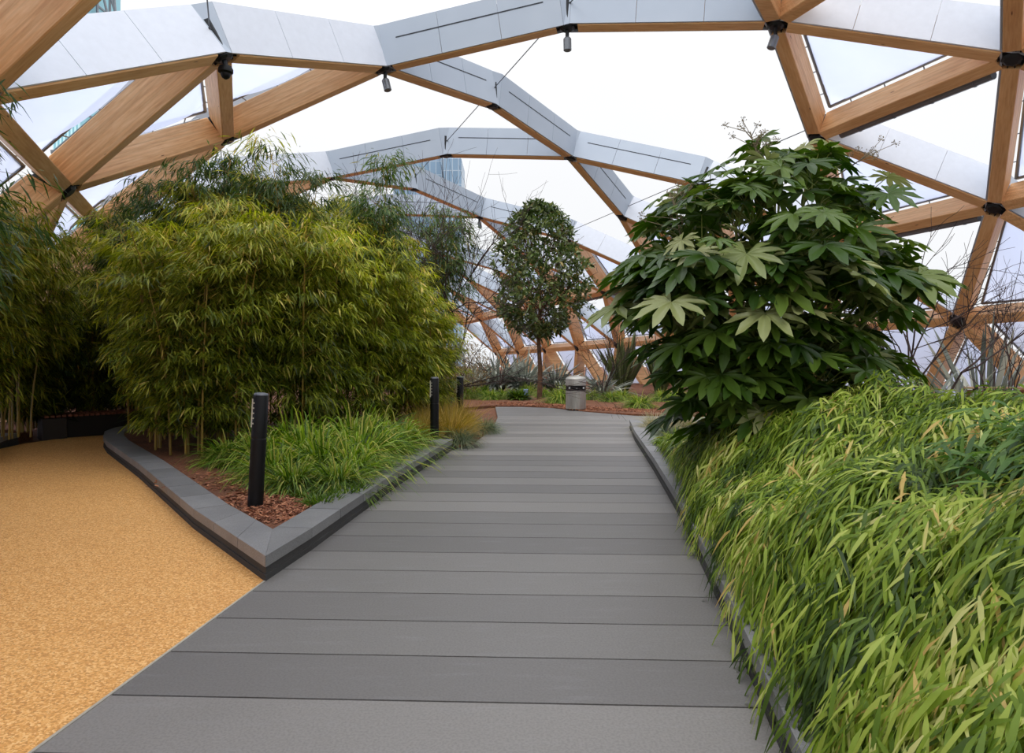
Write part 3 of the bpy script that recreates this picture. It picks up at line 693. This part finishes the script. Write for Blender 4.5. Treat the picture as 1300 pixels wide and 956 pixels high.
# ---- flax clumps
def flax(name, seed, n, L, W, mat, splay, droop, loc, label, s=1.):
    me = clump(seed, n, L, W, mat, splay, droop, r0=.16, prof=(.55, .9, 1, .8, .06)); o = link(name, me, mat, None, loc); o.scale = (s, s, s); return tag(o, label, 'flax')
flax('flax', 11, 90, 2.5, .085, M_PHOR, (.05, .5), (0, .25), G(790, 499, .05), 'tall upright green flax clump behind the far sedge, left of the glossy shrub')
flax('flax', 12, 70, 2.2, .08, M_PHOR, (.05, .5), (0, .3), G(838, 500, .05), 'tall green flax half hidden behind the left side of the glossy shrub')
flax('flax', 13, 120, 1.5, .06, M_PHORS, (.2, 1.2), (.2, .9), G(765, 502, .05), 'dark silver arching flax between the steel bin and the tall green flax')
for k, (u, s, lb) in enumerate([(600, .95, 'silver arching flax leftmost before the far timber lattice'), (632, 1.05, 'silver arching flax second from the left before the far lattice'), (664, 1.1, 'dark upright silver flax left of the small tree trunk'), (705, .9, 'silver flax right of the small tree trunk')]):
    p = G(u, 497, .05); flax('flax', 20+k, 170, 1.95, .075, M_PHORS, (.1, 1.1), (.15, .8), p, lb, s)
flax('flax', 31, 46, 2.3, .085, M_PHORS, (.05, .75), (0, .3), (8.9, 12.6, .05), 'upright broad grey green flax behind the timber bench at the right edge')
flax('flax', 32, 100, 2.05, .055, M_PHORS, (.15, 1.05), (.25, .9), (6.1, 10.2, .1), 'silver arching flax behind the dwarf bamboo, under the bare shrub')
flax('flax', 33, 100, 2.05, .055, M_PHORS, (.15, 1.05), (.25, .9), (7.5, 11.4, .1), 'silver arching flax right of the bare shrub')
flax('flax', 34, 100, 2.05, .055, M_PHORS, (.15, 1.05), (.25, .9), (8.9, 10.6, .1), 'silver arching flax before the timber bench')
flax('flax', 35, 100, 2.05, .055, M_PHORS, (.15, 1.05), (.25, .9), (5.4, 11.8, .1), 'silver arching flax directly right of the glossy shrub')

# ---- dwarf bamboo mound hanging over the right kerb
krx = np.array([p[0] for p in KR]); kry = np.array([p[1] for p in KR])
def kx(y): return np.interp(y, kry, krx)
def mound(s, y):
    e_ = np.clip((9.9-y)/3.2, 0, 1)**.6
    wob = .09*np.sin(y*2.3+s*1.1)+.08*np.sin(y*4.6-s*3.7+1)+.06*np.sin(s*5.9+y*1.8)+.03*np.sin(y*11+s*3)*np.sin(s*9)
    return (.12+1.02*np.clip((s-.02)/1.5, 0, 1)**.5-.16*np.clip(s-1.4, 0, 3))*e_+.05+wob*np.clip(s*1.5, 0, 1)*e_
def dwarf(name, n, y0, y1, smax, mat, leaf, seed, sl=1.):
    R = np.random.default_rng(seed); lv = Leaves()
    y = R.uniform(y0, y1, n); s = R.uniform(-.03, smax, n); 
    s = np.where(R.uniform(0, 1, n) < .35, R.uniform(-.03, .9, n), s)
    s = s+.2*np.clip((y-5.5)/3, 0, 1)+.04
    z = mound(s, y); ds = (mound(s+.08, y)-mound(s-.08, y))/.16; dy = (mound(s, y+.08)-mound(s, y-.08))/.16
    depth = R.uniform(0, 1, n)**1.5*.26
    nrm_ = nrm(np.stack([-ds, -dy, np.ones(n)], 1))
    P0 = np.stack([kx(y)+s, y, z], 1)-nrm_*depth[:, None]; P0[:, 2] = np.maximum(P0[:, 2], .2*np.ones(n)-.12*(s < .12))
    # flow: outward over the kerb and a little towards the viewer
    fl = np.stack([-1.0+R.normal(0, .35, n), -.45+R.normal(0, .4, n), np.zeros(n)], 1)
    fl[:, 2] = fl[:, 0]*ds+fl[:, 1]*dy+R.normal(.02, .22, n); fl = nrm(fl)
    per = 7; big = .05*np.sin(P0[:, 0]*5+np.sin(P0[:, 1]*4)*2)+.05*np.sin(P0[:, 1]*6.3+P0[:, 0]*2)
    tone = np.clip(.47+big*3-depth*1.0+R.normal(0, .16, n), 0, 1)  # leaves deeper in the mass painted darker, inner shade put into their tone
    for q in range(per):
        side = nrm(np.cross(fl, nrm_)); ang = (q-(per-1)/2)/(per-1)*1.5+R.normal(0, .2, n)
        d_ = fl*np.cos(ang)[:, None]+side*np.sin(ang)[:, None]+nrm_*R.uniform(-.12, .3, n)[:, None]
        b_ = P0+fl*(R.uniform(-.08, .08, n))[:, None]+R.normal(0, .02, (n, 3))
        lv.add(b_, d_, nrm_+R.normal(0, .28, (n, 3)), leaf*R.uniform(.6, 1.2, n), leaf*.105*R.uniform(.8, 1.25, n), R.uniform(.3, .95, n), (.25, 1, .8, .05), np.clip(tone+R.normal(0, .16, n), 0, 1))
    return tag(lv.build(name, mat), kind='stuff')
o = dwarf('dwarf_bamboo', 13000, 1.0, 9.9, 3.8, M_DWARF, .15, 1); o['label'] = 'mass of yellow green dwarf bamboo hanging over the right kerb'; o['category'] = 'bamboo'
def patch(n, cx, cy, r_, mat, leaf, seed, label):
    R = np.random.default_rng(seed); lv = Leaves(); a = R.uniform(0, 2*PI, n); q = r_*np.sqrt(R.uniform(0, 1, n))
    x = cx+q*np.cos(a); y = cy+q*np.sin(a)*1.3; s = x-kx(y); z = mound(np.maximum(s, 0), y)+R.uniform(-.08, .03, n)
    P0 = np.stack([x, y, z], 1)
    for k in range(7):
        d_ = np.stack([-.6+R.normal(0, .6, n), -.4+R.normal(0, .6, n), R.uniform(-.5, .35, n)], 1)
        lv.add(P0+R.normal(0, .03, (n, 3)), d_, UPV+R.normal(0, .3, (n, 3)), leaf*R.uniform(.7, 1.2, n), leaf*.12, R.uniform(.1, .5, n), (.25, 1, .8, .05), np.clip(R.normal(.5, .22, n), 0, 1))
    o = tag(lv.build('dwarf_bamboo', mat), label, 'bamboo', kind='stuff')
patch(420, 2.95, 2.6, .95, M_DWARF2, .2, 5, 'darker cool green patch of dwarf bamboo at the lower right edge')

# ---- fatsia: palmate leaves in whorls on branching stems
def palm_template():
    """leaf in the XY plane, stalk at the origin, middle lobe along +Y"""
    V = [(0, 0, 0)]; nl = 9; span = math.radians(285)
    outl = []
    for k in range(nl):
        a = -span/2+span*k/(nl-1); Lk = (1-.30*abs(2*k/(nl-1)-1)**1.4); da = span/(nl-1)/2
        if k == 0: outl.append((a-da*.55, Lk*.34))
        outl += [(a-da*.76, Lk*.58), (a-da*.62, Lk*.76), (a-da*.30, Lk*.93), (a, Lk*1.12), (a+da*.30, Lk*.93), (a+da*.62, Lk*.76), (a+da*.76, Lk*.58)]
        outl.append((a+da*(1 if k < nl-1 else .55), Lk*(.44 if k < nl-1 else .3)))
    ring = [(r_*math.sin(a), r_*math.cos(a)) for a, r_ in outl]
    n_ = len(ring); V = []; Q = []
    for f_ in (.0, .45, 1.):
        for (x, y), (a, r_) in zip(ring, outl):
            lobe = (a+span/2)/(span/(nl-1)); cr = abs(lobe-round(lobe))*2      # 0 on a midrib, 1 between lobes
            zz = -.13*(r_*f_)**2+(.05*cr if f_ == .45 else .06*(cr > .3)*f_-.0)
            V.append((x*f_, y*f_, zz))
    for m_ in range(2):
        for k in range(n_-1): Q.append((m_*n_+k, m_*n_+k+1, (m_+1)*n_+k+1, (m_+1)*n_+k))
    V = np.array(V, float); V[:, 1] += 0.0
    return V, np.array(Q)
PT_V, PT_Q = palm_template()
def palmate(lv, P, fwd, nup, S, rnd):
    for p, f_, u_, s, r_ in zip(P, fwd, nup, S, rnd):
        f_ = f_/np.linalg.norm(f_); x = np.cross(f_, u_); x /= np.linalg.norm(x)+1e-9; z = np.cross(x, f_)
        V = p+(PT_V[:, :1]*x+PT_V[:, 1:2]*f_+PT_V[:, 2:]*z)*s
        lv.raw(V, PT_Q, np.full(len(V), r_))
fat = thing('fatsia', 'big glossy shrub with hand shaped leaves on the right', 'shrub', (2.42, 6.5, .12))
R = np.random.default_rng(8); stems = MB(); flv = Leaves(); pet = MB()
tips = []
for k in range(96):
    # tips on an uneven dome; widest at mid height
    hh = R.uniform(.45, 1.) if k < 66 else R.uniform(.1, .5)
    zt = .1+hh*2.6; wid = (1.12*math.sqrt(max(.03, 1-((hh-.6)/.5)**2)) if hh > .6 else 1.12*(1-(.6-hh)*1.45))*R.uniform(.72, 1.)
    a = R.uniform(0, 2*PI) if k % 3 else R.uniform(PI*.9, PI*2.0)
    tips.append((wid*math.cos(a)*1.08, wid*math.sin(a)*.85, zt))
tips = [t for t in tips if not (t[2] > 2.2 and abs(t[0]) > .75)]
tips += [(.1, -.1, 3.0), (.5, .05, 3.05), (.3, .3, 3.1), (-.15, -.4, 2.75), (.65, -.3, 2.7), (.3, -.3, 2.9)]
for (x, y, z) in tips:
    b = np.array([R.normal(0, .12), R.normal(0, .12), -.02]); t_ = np.array([x, y, z]); mid = b+(t_-b)*np.array([.35, .35, .6])
    stems.tube([b, mid, t_], [.02, .015, .011], 6)
    out = np.array([x, y, .55*max(z-1.0, -.3)]); out /= np.linalg.norm(out)+1e-6
    n_ = R.integers(5, 8)
    for q in range(n_):
        a = 2*PI*q/n_*1.0+R.normal(0, .25); el_ = R.uniform(-.15, .85)
        d_ = np.array([math.cos(a)*math.cos(el_), math.sin(a)*math.cos(el_), math.sin(el_)])+out*.55; d_ /= np.linalg.norm(d_)
        Lp = R.uniform(.2, .5); e_ = t_+d_*Lp; start = t_-np.array([0, 0, R.uniform(0, .12)])
        pet.tube([start, (start+e_)/2+np.array([0, 0, .03]), e_], [.0055, .0045, .004], 4, cap=False)
        f_ = np.array([d_[0], d_[1], d_[2]*.2-.5])+R.normal(0, .12, 3); sz = R.uniform(.2, .37)*(1.08 if z < 2.1 else .85)
        palmate(flv, [e_], [f_], [UPV*.6+d_*.6+R.normal(0, .16, 3)], [sz], [np.clip(R.normal(.4 if R.uniform() < .8 else .8, .2), 0, 1)])  # some leaves drawn paler as lit ones, the light put into their colour
stems.build('stem', M_FATSTEM, fat, smooth=True); pet.build('leaf_stalk', M_FATSTEM, fat, smooth=True); flv.build('foliage', M_FATSIA, fat)
def umbel(parent, p, d_, n_=14, L=.55, seed=0):
    R = np.random.default_rng(seed); mb = MB(); p = Vector(p); d_ = Vector(d_).normalized(); tip = p+d_*L; mb.tube([p, tip], [.009, .005], 5)
    for k in range(n_):
        s = p.lerp(tip, R.uniform(.35, 1)); q = s+Vector((R.normal(0, .13), R.normal(0, .13), R.uniform(.02, .17)))
        mb.tube([s, q], [.004, .003], 4)
        for j in range(13):
            e_ = q+Vector(tuple(rdir(1)[0]))*.035; mb.tube([q, e_], .0012, 3, cap=False)
            mb.tube([e_, e_+Vector((0, 0, .007))], .005, 4)
    mb.build('flower_head', M_UMBEL, parent)
umbel(fat, (.0, -.1, 3.0), (-.3, 0, 1), 16, .5, 1); umbel(fat, (.6, 0, 3.0), (.75, -.1, .5), 14, .5, 2); umbel(fat, (-.8, -.2, 2.3), (-.2, 0, 1), 16, .55, 3)

# ---- branching woody plants
def branch(mb, p, d_, L, r_, depth, R, tips, up=.15, spread=.55, n=3, bend=.12, minr=.0025):
    pts = [p]; q = p.copy(); dd = d_.copy()
    for k in range(3):
        dd = dd+R.normal(0, bend, 3)+np.array([0, 0, up*.3]); dd /= np.linalg.norm(dd); q = q+dd*L/3; pts.append(q.copy())
    mb.tube(pts, [r_, r_*.9, r_*.8, r_*.68], 5 if r_ > .01 else 3, cap=False)
    if depth == 0: tips.append((q, dd, pts)); return
    for k in range(n):
        a = dd+R.normal(0, spread, 3); a[2] += up; a /= np.linalg.norm(a)
        st_ = pts[R.integers(1, 4)] if k else q
        branch(mb, np.array(st_), a, L*R.uniform(.6, .85), max(minr, r_*.66), depth-1, R, tips, up, spread, n, bend, minr)
def bare(name, label, loc, h, nst, depth, seed, mat=M_TWIG, sp=.35, r=.018, n=3, up=.1, cat='shrub'):
    R = np.random.default_rng(seed); mb = MB(); tp = []; 
    for k in range(nst):
        a = R.uniform(0, 2*PI); d_ = np.array([math.cos(a)*sp, math.sin(a)*sp, 1.]); d_ /= np.linalg.norm(d_)
        branch(mb, np.array([0, 0, -.02]), d_, h*.38, r, depth, R, tp, up, .45, n)
    me = mb.mesh(name, True); z = np.array([v[2] for v in mb.v]).max(); o = link(name, me, mat, None, loc); s = h/z; o.scale = (s, s, s); return tag(o, label, cat)
bare('bare_shrub', 'bare dark stemmed shrub behind the dwarf bamboo, right of the glossy shrub', (5.75, 9.4, .1), 3.35, 5, 4, 3, sp=.45, r=.022)
bare('bare_shrub', 'bare twiggy shrub near the timber beam foot at the far right', (7.6, 10.4, .1), 3.0, 3, 4, 4, sp=.5, r=.015)
bare('bare_tree', 'bare twiggy tree rising behind the right end of the hedge', (-1.95, 15.0, .02), 5.6, 5, 5, 6, sp=.5, r=.03, cat='tree', n=3, up=.05)
bare('bare_tree', 'bare thin tree with spreading twigs left of the small evergreen tree', (-1.7, 17.8, .02), 4.0, 4, 4, 7, sp=.35, r=.014, cat='tree', up=.15)
bare('bare_tree', 'bare sapling between the small evergreen tree and the tall flax', (2.9, 21.5, .02), 3.3, 3, 4, 9, sp=.3, r=.018, cat='tree')
bare('bare_tree', 'bare sapling left of the small evergreen tree trunk before the lattice', (-.45, 23, .02), 2.7, 2, 3, 10, sp=.2, r=.02, cat='tree')
bare('bare_tree', 'tuft of fine upright bare twigs above the hedge top', (-2.7, 13.2, .1), 5.35, 4, 4, 12, sp=.2, r=.02, cat='tree', up=.4)
# dry round shrub left of the silver flax
R = np.random.default_rng(31); dv = Leaves(); n_ = 5200; c_ = rdir(n_)*(R.uniform(0, 1, n_)**.4)[:, None]; dv.add(c_*np.array([1.3, 1.1, 1.0])+np.array([0, 0, 1.]), rdir(n_), UPV+R.normal(0, .5, (n_, 3)), .10, .022, .2, (.3, 1, .1))
sh = thing('dry_shrub', 'brown twiggy rounded shrub beyond the hedge, left of the silver flax', 'shrub', (-1.9, 21.0, .0)); dv.build('foliage', M_DRY, sh)
mb = MB(); tp = []
for k in range(5): branch(mb, np.zeros(3), nrm(R.normal(0, .4, 3)+UPV), .7, .02, 3, R, tp, .1, .5)
mb.build('twigs', M_TWIG, sh)

# evergreen tree
tree = thing('evergreen_tree', 'small round crowned evergreen tree with slender trunk behind the steel bin', 'tree', G(685, 506, .03))
R = np.random.default_rng(14); tr = MB(); tr.tube([(0, 0, -.03), (.02, 0, .9), (-.03, .02, 1.8), (.0, 0, 2.5), (.05, 0, 4.2)], [.085, .075, .06, .05, .02], 10)
bl = MB(); tp = []
def crown_r(z):  # half width of the crown at height z
    t_ = (z-1.95)/4.25; return 1.62*max(.05, math.sin(PI*min(1, max(0, t_))**.78))**.62
for k in range(46):
    z0 = R.uniform(1.9, 4.6); a = R.uniform(0, 2*PI); d_ = np.array([math.cos(a), math.sin(a), R.uniform(.2, 1.0)]); d_ /= np.linalg.norm(d_)
    branch(bl, np.array([0, 0, z0]), d_, crown_r(min(5.5, z0+.5))*.55, .016, 2, R, tp, .12, .4)
tr.build('trunk', M_BARK, tree, smooth=True); bl.build('branches', M_BARK, tree)
ev = Leaves()
n_ = 900; zz = R.uniform(1.95, 6.05, n_); a = R.uniform(0, 2*PI, n_); rr_ = np.array([crown_r(z) for z in zz])*R.uniform(.15, 1, n_)**.5*(1+.10*np.sin(a*3+zz*2.3)); rr_ *= R.uniform(.85, 1.08, n_)
C_ = np.stack([rr_*np.cos(a), rr_*np.sin(a), zz], 1)
for k in range(11):
    d_ = np.stack([np.cos(a), np.sin(a), .35*np.ones(n_)], 1)*.55+rdir(n_)
    ev.add(C_+R.normal(0, .05, (n_, 3)), d_, UPV+R.normal(0, .5, (n_, 3)),   .17*R.uniform(.7, 1.2, n_), .062*R.uniform(.8, 1.2, n_), R.uniform(0, .3, n_), (.3, 1, .9, .15), np.clip(R.normal(.45, .25, n_), 0, 1))
ev.build('foliage', M_MAGLEAF, tree)

# ------------------------------------------------------------------ bin, bollards, ground lamp, benches
bx_, by_, _ = G(731, 520.5)
bin_ = thing('litter_bin', 'round brushed steel litter bin with a black band on the far deck edge', 'bin', (bx_, by_, 0))
a = MB(); a.lathe([(.235, .0), (.245, .03), (.245, .045)], 40); a.build('base', M_BLACK, bin_, True)
a = MB(); a.lathe([(.25, .04), (.258, .045), (.258, .50), (.25, .505)], 48); a.build('body', M_STAINLESS, bin_, True)
a = MB(); a.lathe([(.257, .50), (.257, .635)], 40)
a.build('band', M_BLACK, bin_, True)
a = MB(); a.lathe([(.252, .63), (.262, .635), (.262, .80), (.255, .815), (.22, .845), (.14, .872), (.05, .884), (.005, .886)], 48); a.build('lid', M_STAINLESS, bin_, True)
M_STICK = plain('pale_sticker', (196, 198, 196), .6)
a = MB()
for an in (-2.35, -1.57, -.8): a.box((.262*math.cos(an), .262*math.sin(an), .57), (.09 if an == -1.57 else .1, .006, .075), Matrix.Rotation(an+PI/2, 3, 'Z'))
for an in (0, .8, 1.6, 2.4, 3.1): a.box((.246*math.cos(an), .246*math.sin(an), .57), (.03, .014, .14), Matrix.Rotation(an+PI/2, 3, 'Z'))
a.build('band_panel', M_BLACK, bin_)
a = MB(); 
for x, z in ((0, .578), (-.012, .563), (.012, .563)): a.box((x, -.268, z), (.018, .003, .008), Matrix.Rotation(0, 3, 'Z'))
a.build('recycling_mark', M_STICK, bin_)
a = MB()
for an in (-2.3, -.85): a.box((.268*math.cos(an), .268*math.sin(an), .575), (.05, .004, .045), Matrix.Rotation(an+PI/2, 3, 'Z'))
a.build('sticker', M_STICK, bin_)

M_LENS = plain('frosted_lens', (196, 190, 170), .5)
def bollard(loc, label, h=1.0, lean=0.):
    r_ = thing('bollard_light', label, 'bollard', loc, .3); r_.rotation_euler = (0, lean, .0)
    a = MB(); a.lathe([(.066, -.03), (.066, h*.60), (.062, h*.605)], 24); a.build('post', M_BLACK, r_, True)
    a = MB(); a.lathe([(.058, h*.60), (.058, h*.617)], 24); a.build('joint_ring', M_STEEL, r_, True)
    a = MB(); a.lathe([(.066, h*.613), (.066, h*.985), (.055, h)], 24); a.build('lamp_head', M_BLACK, r_, True)
    a = MB(); a.lathe([(.064, h*.985), (.058, h*1.004), (.03, h*1.01)], 24); a.build('cap', M_FRAME, r_, True)
    a = MB(); an = math.radians(208)
    a.box((.062*math.cos(an), .062*math.sin(an), h*.83), (.02, .026, h*.25), Matrix.Rotation(an, 3, 'Z')); a.build('lens', M_LENS, r_)
    a = MB(); an = math.radians(235)
    for k in range(5): a.box((.065*math.cos(an), .065*math.sin(an), h*(.74+k*.045)), (.008, .014, .012), Matrix.Rotation(an, 3, 'Z'))
    a.build('louvre', M_LENS, r_)
p = G(324, 643, .125); bollard(p, 'black bollard light standing on bark behind the kerb corner', 1.0, math.radians(3))
bollard((-1.18, 10.2, .1), 'black bollard light half hidden in grasses, nearer of the two far ones')
bollard((-.98, 12.6, .02), 'black bollard light in straw grass, furthest from the viewer')
gl = thing('ground_lamp', 'small blue grey lamp low in the plants left of the tree trunk', 'lamp', G(667, 507, .03)); M_BLUEG = plain('blue_grey_paint', (120, 138, 160), .5)
a = MB(); a.lathe([(.02, -.02), (.02, .12)], 10); a.build('spike', M_STEEL, gl)
a = MB(); a.lathe([(.07, .1), (.085, .14), (.085, .30), (.075, .31)], 18); a.build('lamp_housing', M_BLUEG, gl, True)

M_BENCHDARK = plain('dark_bench_metal', (34, 26, 20), .6)
bn = thing('bench', 'long dark bench with thin timber top before the bamboo at left', 'bench', (0, 0, 0))
A0 = np.array(G(54, 559)[:2]); A1 = np.array(G(160, 551)[:2]); dirb = (A1-A0)/np.linalg.norm(A1-A0); nb = np.array([-dirb[1], dirb[0]])
ang = math.atan2(dirb[1], dirb[0]); Rz = Matrix.Rotation(ang, 3, 'Z')
def bp(s, t_, z): q = A0+dirb*s+nb*t_; return (q[0], q[1], z)
for s_ in (.18, 2.8): a = MB(); a.box(bp(s_, .28, .17), (.36, .5, .38), Rz, bev=.01); a.build('support_block', M_BENCHDARK, bn)
a = MB(); a.box(bp(1.5, .42, .17), (2.3, .12, .38), Rz); a.build('back_panel', M_BENCHDARK, bn)
a = MB()
for k in range(36): a.box(bp(.06+k*.083, .27, .39), (.06, .56, .04), Rz, bev=.004)
a.build('seat_slats', M_BENCHWOOD, bn)
bn2 = thing('bench', 'timber bench back with pale top edge behind the dwarf bamboo at right', 'bench', (9.2, 11.6, .0)); bn2.rotation_euler = (0, 0, -.12)
a = MB(); a.box((0, 0, .86), (2.6, .09, .035), bev=.005); M_PALEWOOD = wood('pale_timber', (202, 160, 130), (218, 178, 148), (180, 136, 104)); a.build('top_rail', M_PALEWOOD, bn2)
for z in (.76, .62, .5): a = MB(); a.box((0, .01, z), (2.55, .035, .125), bev=.006); a.build('back_slat', M_BENCHWOOD, bn2)
for y in (-.16, -.29, -.42): a = MB(); a.box((0, y, .44), (2.5, .11, .035), bev=.006); a.build('seat_slat', M_BENCHWOOD, bn2)
for x in (-1.1, 0, 1.1): a = MB(); a.box((x, -.02, .42), (.06, .06, .92)); a.box((x, -.4, .2), (.06, .06, .48)); a.box((x, -.22, .4), (.05, .4, .05)); a.build('frame', M_BENCHDARK, bn2)

# loose bark chips
def chips(name, n, poly_pts, z, seed, label):
    R = np.random.default_rng(seed); lv = Leaves(); P = np.array(poly_pts); k = R.integers(0, len(P)-1, n); t_ = R.uniform(0, 1, n)[:, None]
    c_ = P[k, :2]*(1-t_)+P[k+1, :2]*t_; w = P[k, 2]*(1-t_[:, 0])+P[k+1, 2]*t_[:, 0]
    c_ = c_+np.stack([R.uniform(-1, 1, n)*w, R.uniform(-1, 1, n)*w], 1)
    b = np.concatenate([c_, np.full((n, 1), z)+R.uniform(0, .012, (n, 1))], 1)
    lv.add(b, rdir(n, -.1, .35), UPV+R.normal(0, .5, (n, 3)), R.uniform(.02, .055, n), R.uniform(.01, .02, n), 0, (.8, 1, .6))
    tag(lv.build(name, M_CHIP), label, 'mulch', kind='stuff')
ci = G(347, 668, .12)
chips('bark_chips', 3800, [(-1.95, 5.5, .15), (-2.05, 5.9, .3), (-2.4, 6.3, .4), (-2.0, 6.6, .3), (-3.3, 7.2, .5)], .13, 1, 'loose reddish bark chips around the near bollard')
chips('bark_chips', 5200, [(-.5, 19, .5), (1.0, 18.4, .5), (2.0, 17.2, .5), (3.1, 16.7, .5), (4.6, 16.2, .5)], .025, 2, 'strip of reddish bark chips beyond the far deck edge')

# ------------------------------------------------------------------ towers outside
M_GLASS, t, b, o = nt('tower_glass')
br = t.nodes.new('ShaderNodeTexBrick'); br.offset = 0; br.inputs['Scale'].default_value = 1; br.inputs['Mortar Size'].default_value = .12; br.inputs['Brick Width'].default_value = 1.5; br.inputs['Row Height'].default_value = 3.4
mp = t.nodes.new('ShaderNodeMapping'); tcx = t.nodes.new('ShaderNodeTexCoord'); mp.inputs['Rotation'].default_value = (PI/2, 0, 0); t.links.new(tcx.outputs['Object'], mp.inputs[0]); t.links.new(mp.outputs[0], br.inputs['Vector'])
br.inputs['Color1'].default_value = (*lin((104, 128, 150)), 1); br.inputs['Color2'].default_value = (*lin((122, 146, 168)), 1); br.inputs['Mortar'].default_value = (*lin((150, 164, 178)), 1)
t.links.new(br.outputs[0], b.inputs['Base Color']); b.inputs['Roughness'].default_value = .25
M_TEAL, t2, b2_, o2 = nt('teal_glass')
wv = t2.nodes.new('ShaderNodeTexWave'); wv.inputs['Scale'].default_value = .5; t2.links.new(objvec(t2), wv.inputs['Vector']); r = ramp(t2, [(.2, (120, 176, 190)), (.8, (190, 222, 226))], wv.outputs[0]); t2.links.new(r.outputs[0], b2_.inputs['Base Color']); b2_.inputs['Roughness'].default_value = .3
def tower(label, x, y, w, d_, h, mat, crown=0, zb=-12):
    r_ = thing('tower', label, 'building', (x, y, zb)); a = MB(); a.box((0, 0, h/2), (w, d_, h), bev=.2); a.build('facade', mat, r_)
    a = MB()
    for k in range(1, int(h/6.8)): a.box((0, 0, k*6.8), (w+.3, d_+.3, .35))
    a.build('floor_bands', M_FRAME, r_)
    if crown: a = MB(); a.box((-w*.22, 0, h+crown/2), (w*.45, d_*.5, crown)); a.build('roof_plant', M_FRAME, r_)
    return r_
Yt = 170.; u2x = lambda u, Y: (u-CU)*Y/F; v2z = lambda v, Y: EYE+(HV-v)*Y/F
tower('blue glass tower seen above the fascia, rightmost of the two', u2x(577, Yt), Yt, u2x(588, Yt)-u2x(566, Yt), 12, v2z(209, Yt)+12, M_GLASS, 2.2)
tower('blue glass block left of the rightmost tower behind the fascia', u2x(532, Yt), Yt+5, u2x(563, Yt)-u2x(501, Yt), 14, v2z(200, Yt)+12, M_GLASS)
Yb = 120.; tw = tower('teal glass tower with grey steel struts at upper left', u2x(112, Yb), Yb, u2x(129, Yb)-u2x(95, Yb), 12, v2z(-60, Yb)+12, M_TEAL)
a = MB(); zb = 12
def sp_(u, v): return (u2x(u, Yb)-u2x(112, Yb), -2, v2z(v, Yb)+zb)
for q in (((132, 50), (133, -40)), ((148, 50), (148, -40)), ((132, 20), (140, 42)), ((141, 8), (149, 42)), ((148, 0), (155, 24)), ((133, -30), (148, 6)), ((152, -10), (155, 24))): a.tube([sp_(*q[0]), sp_(*q[1])], .22, 6)
a.build('steel_struts', M_FRAME, tw)
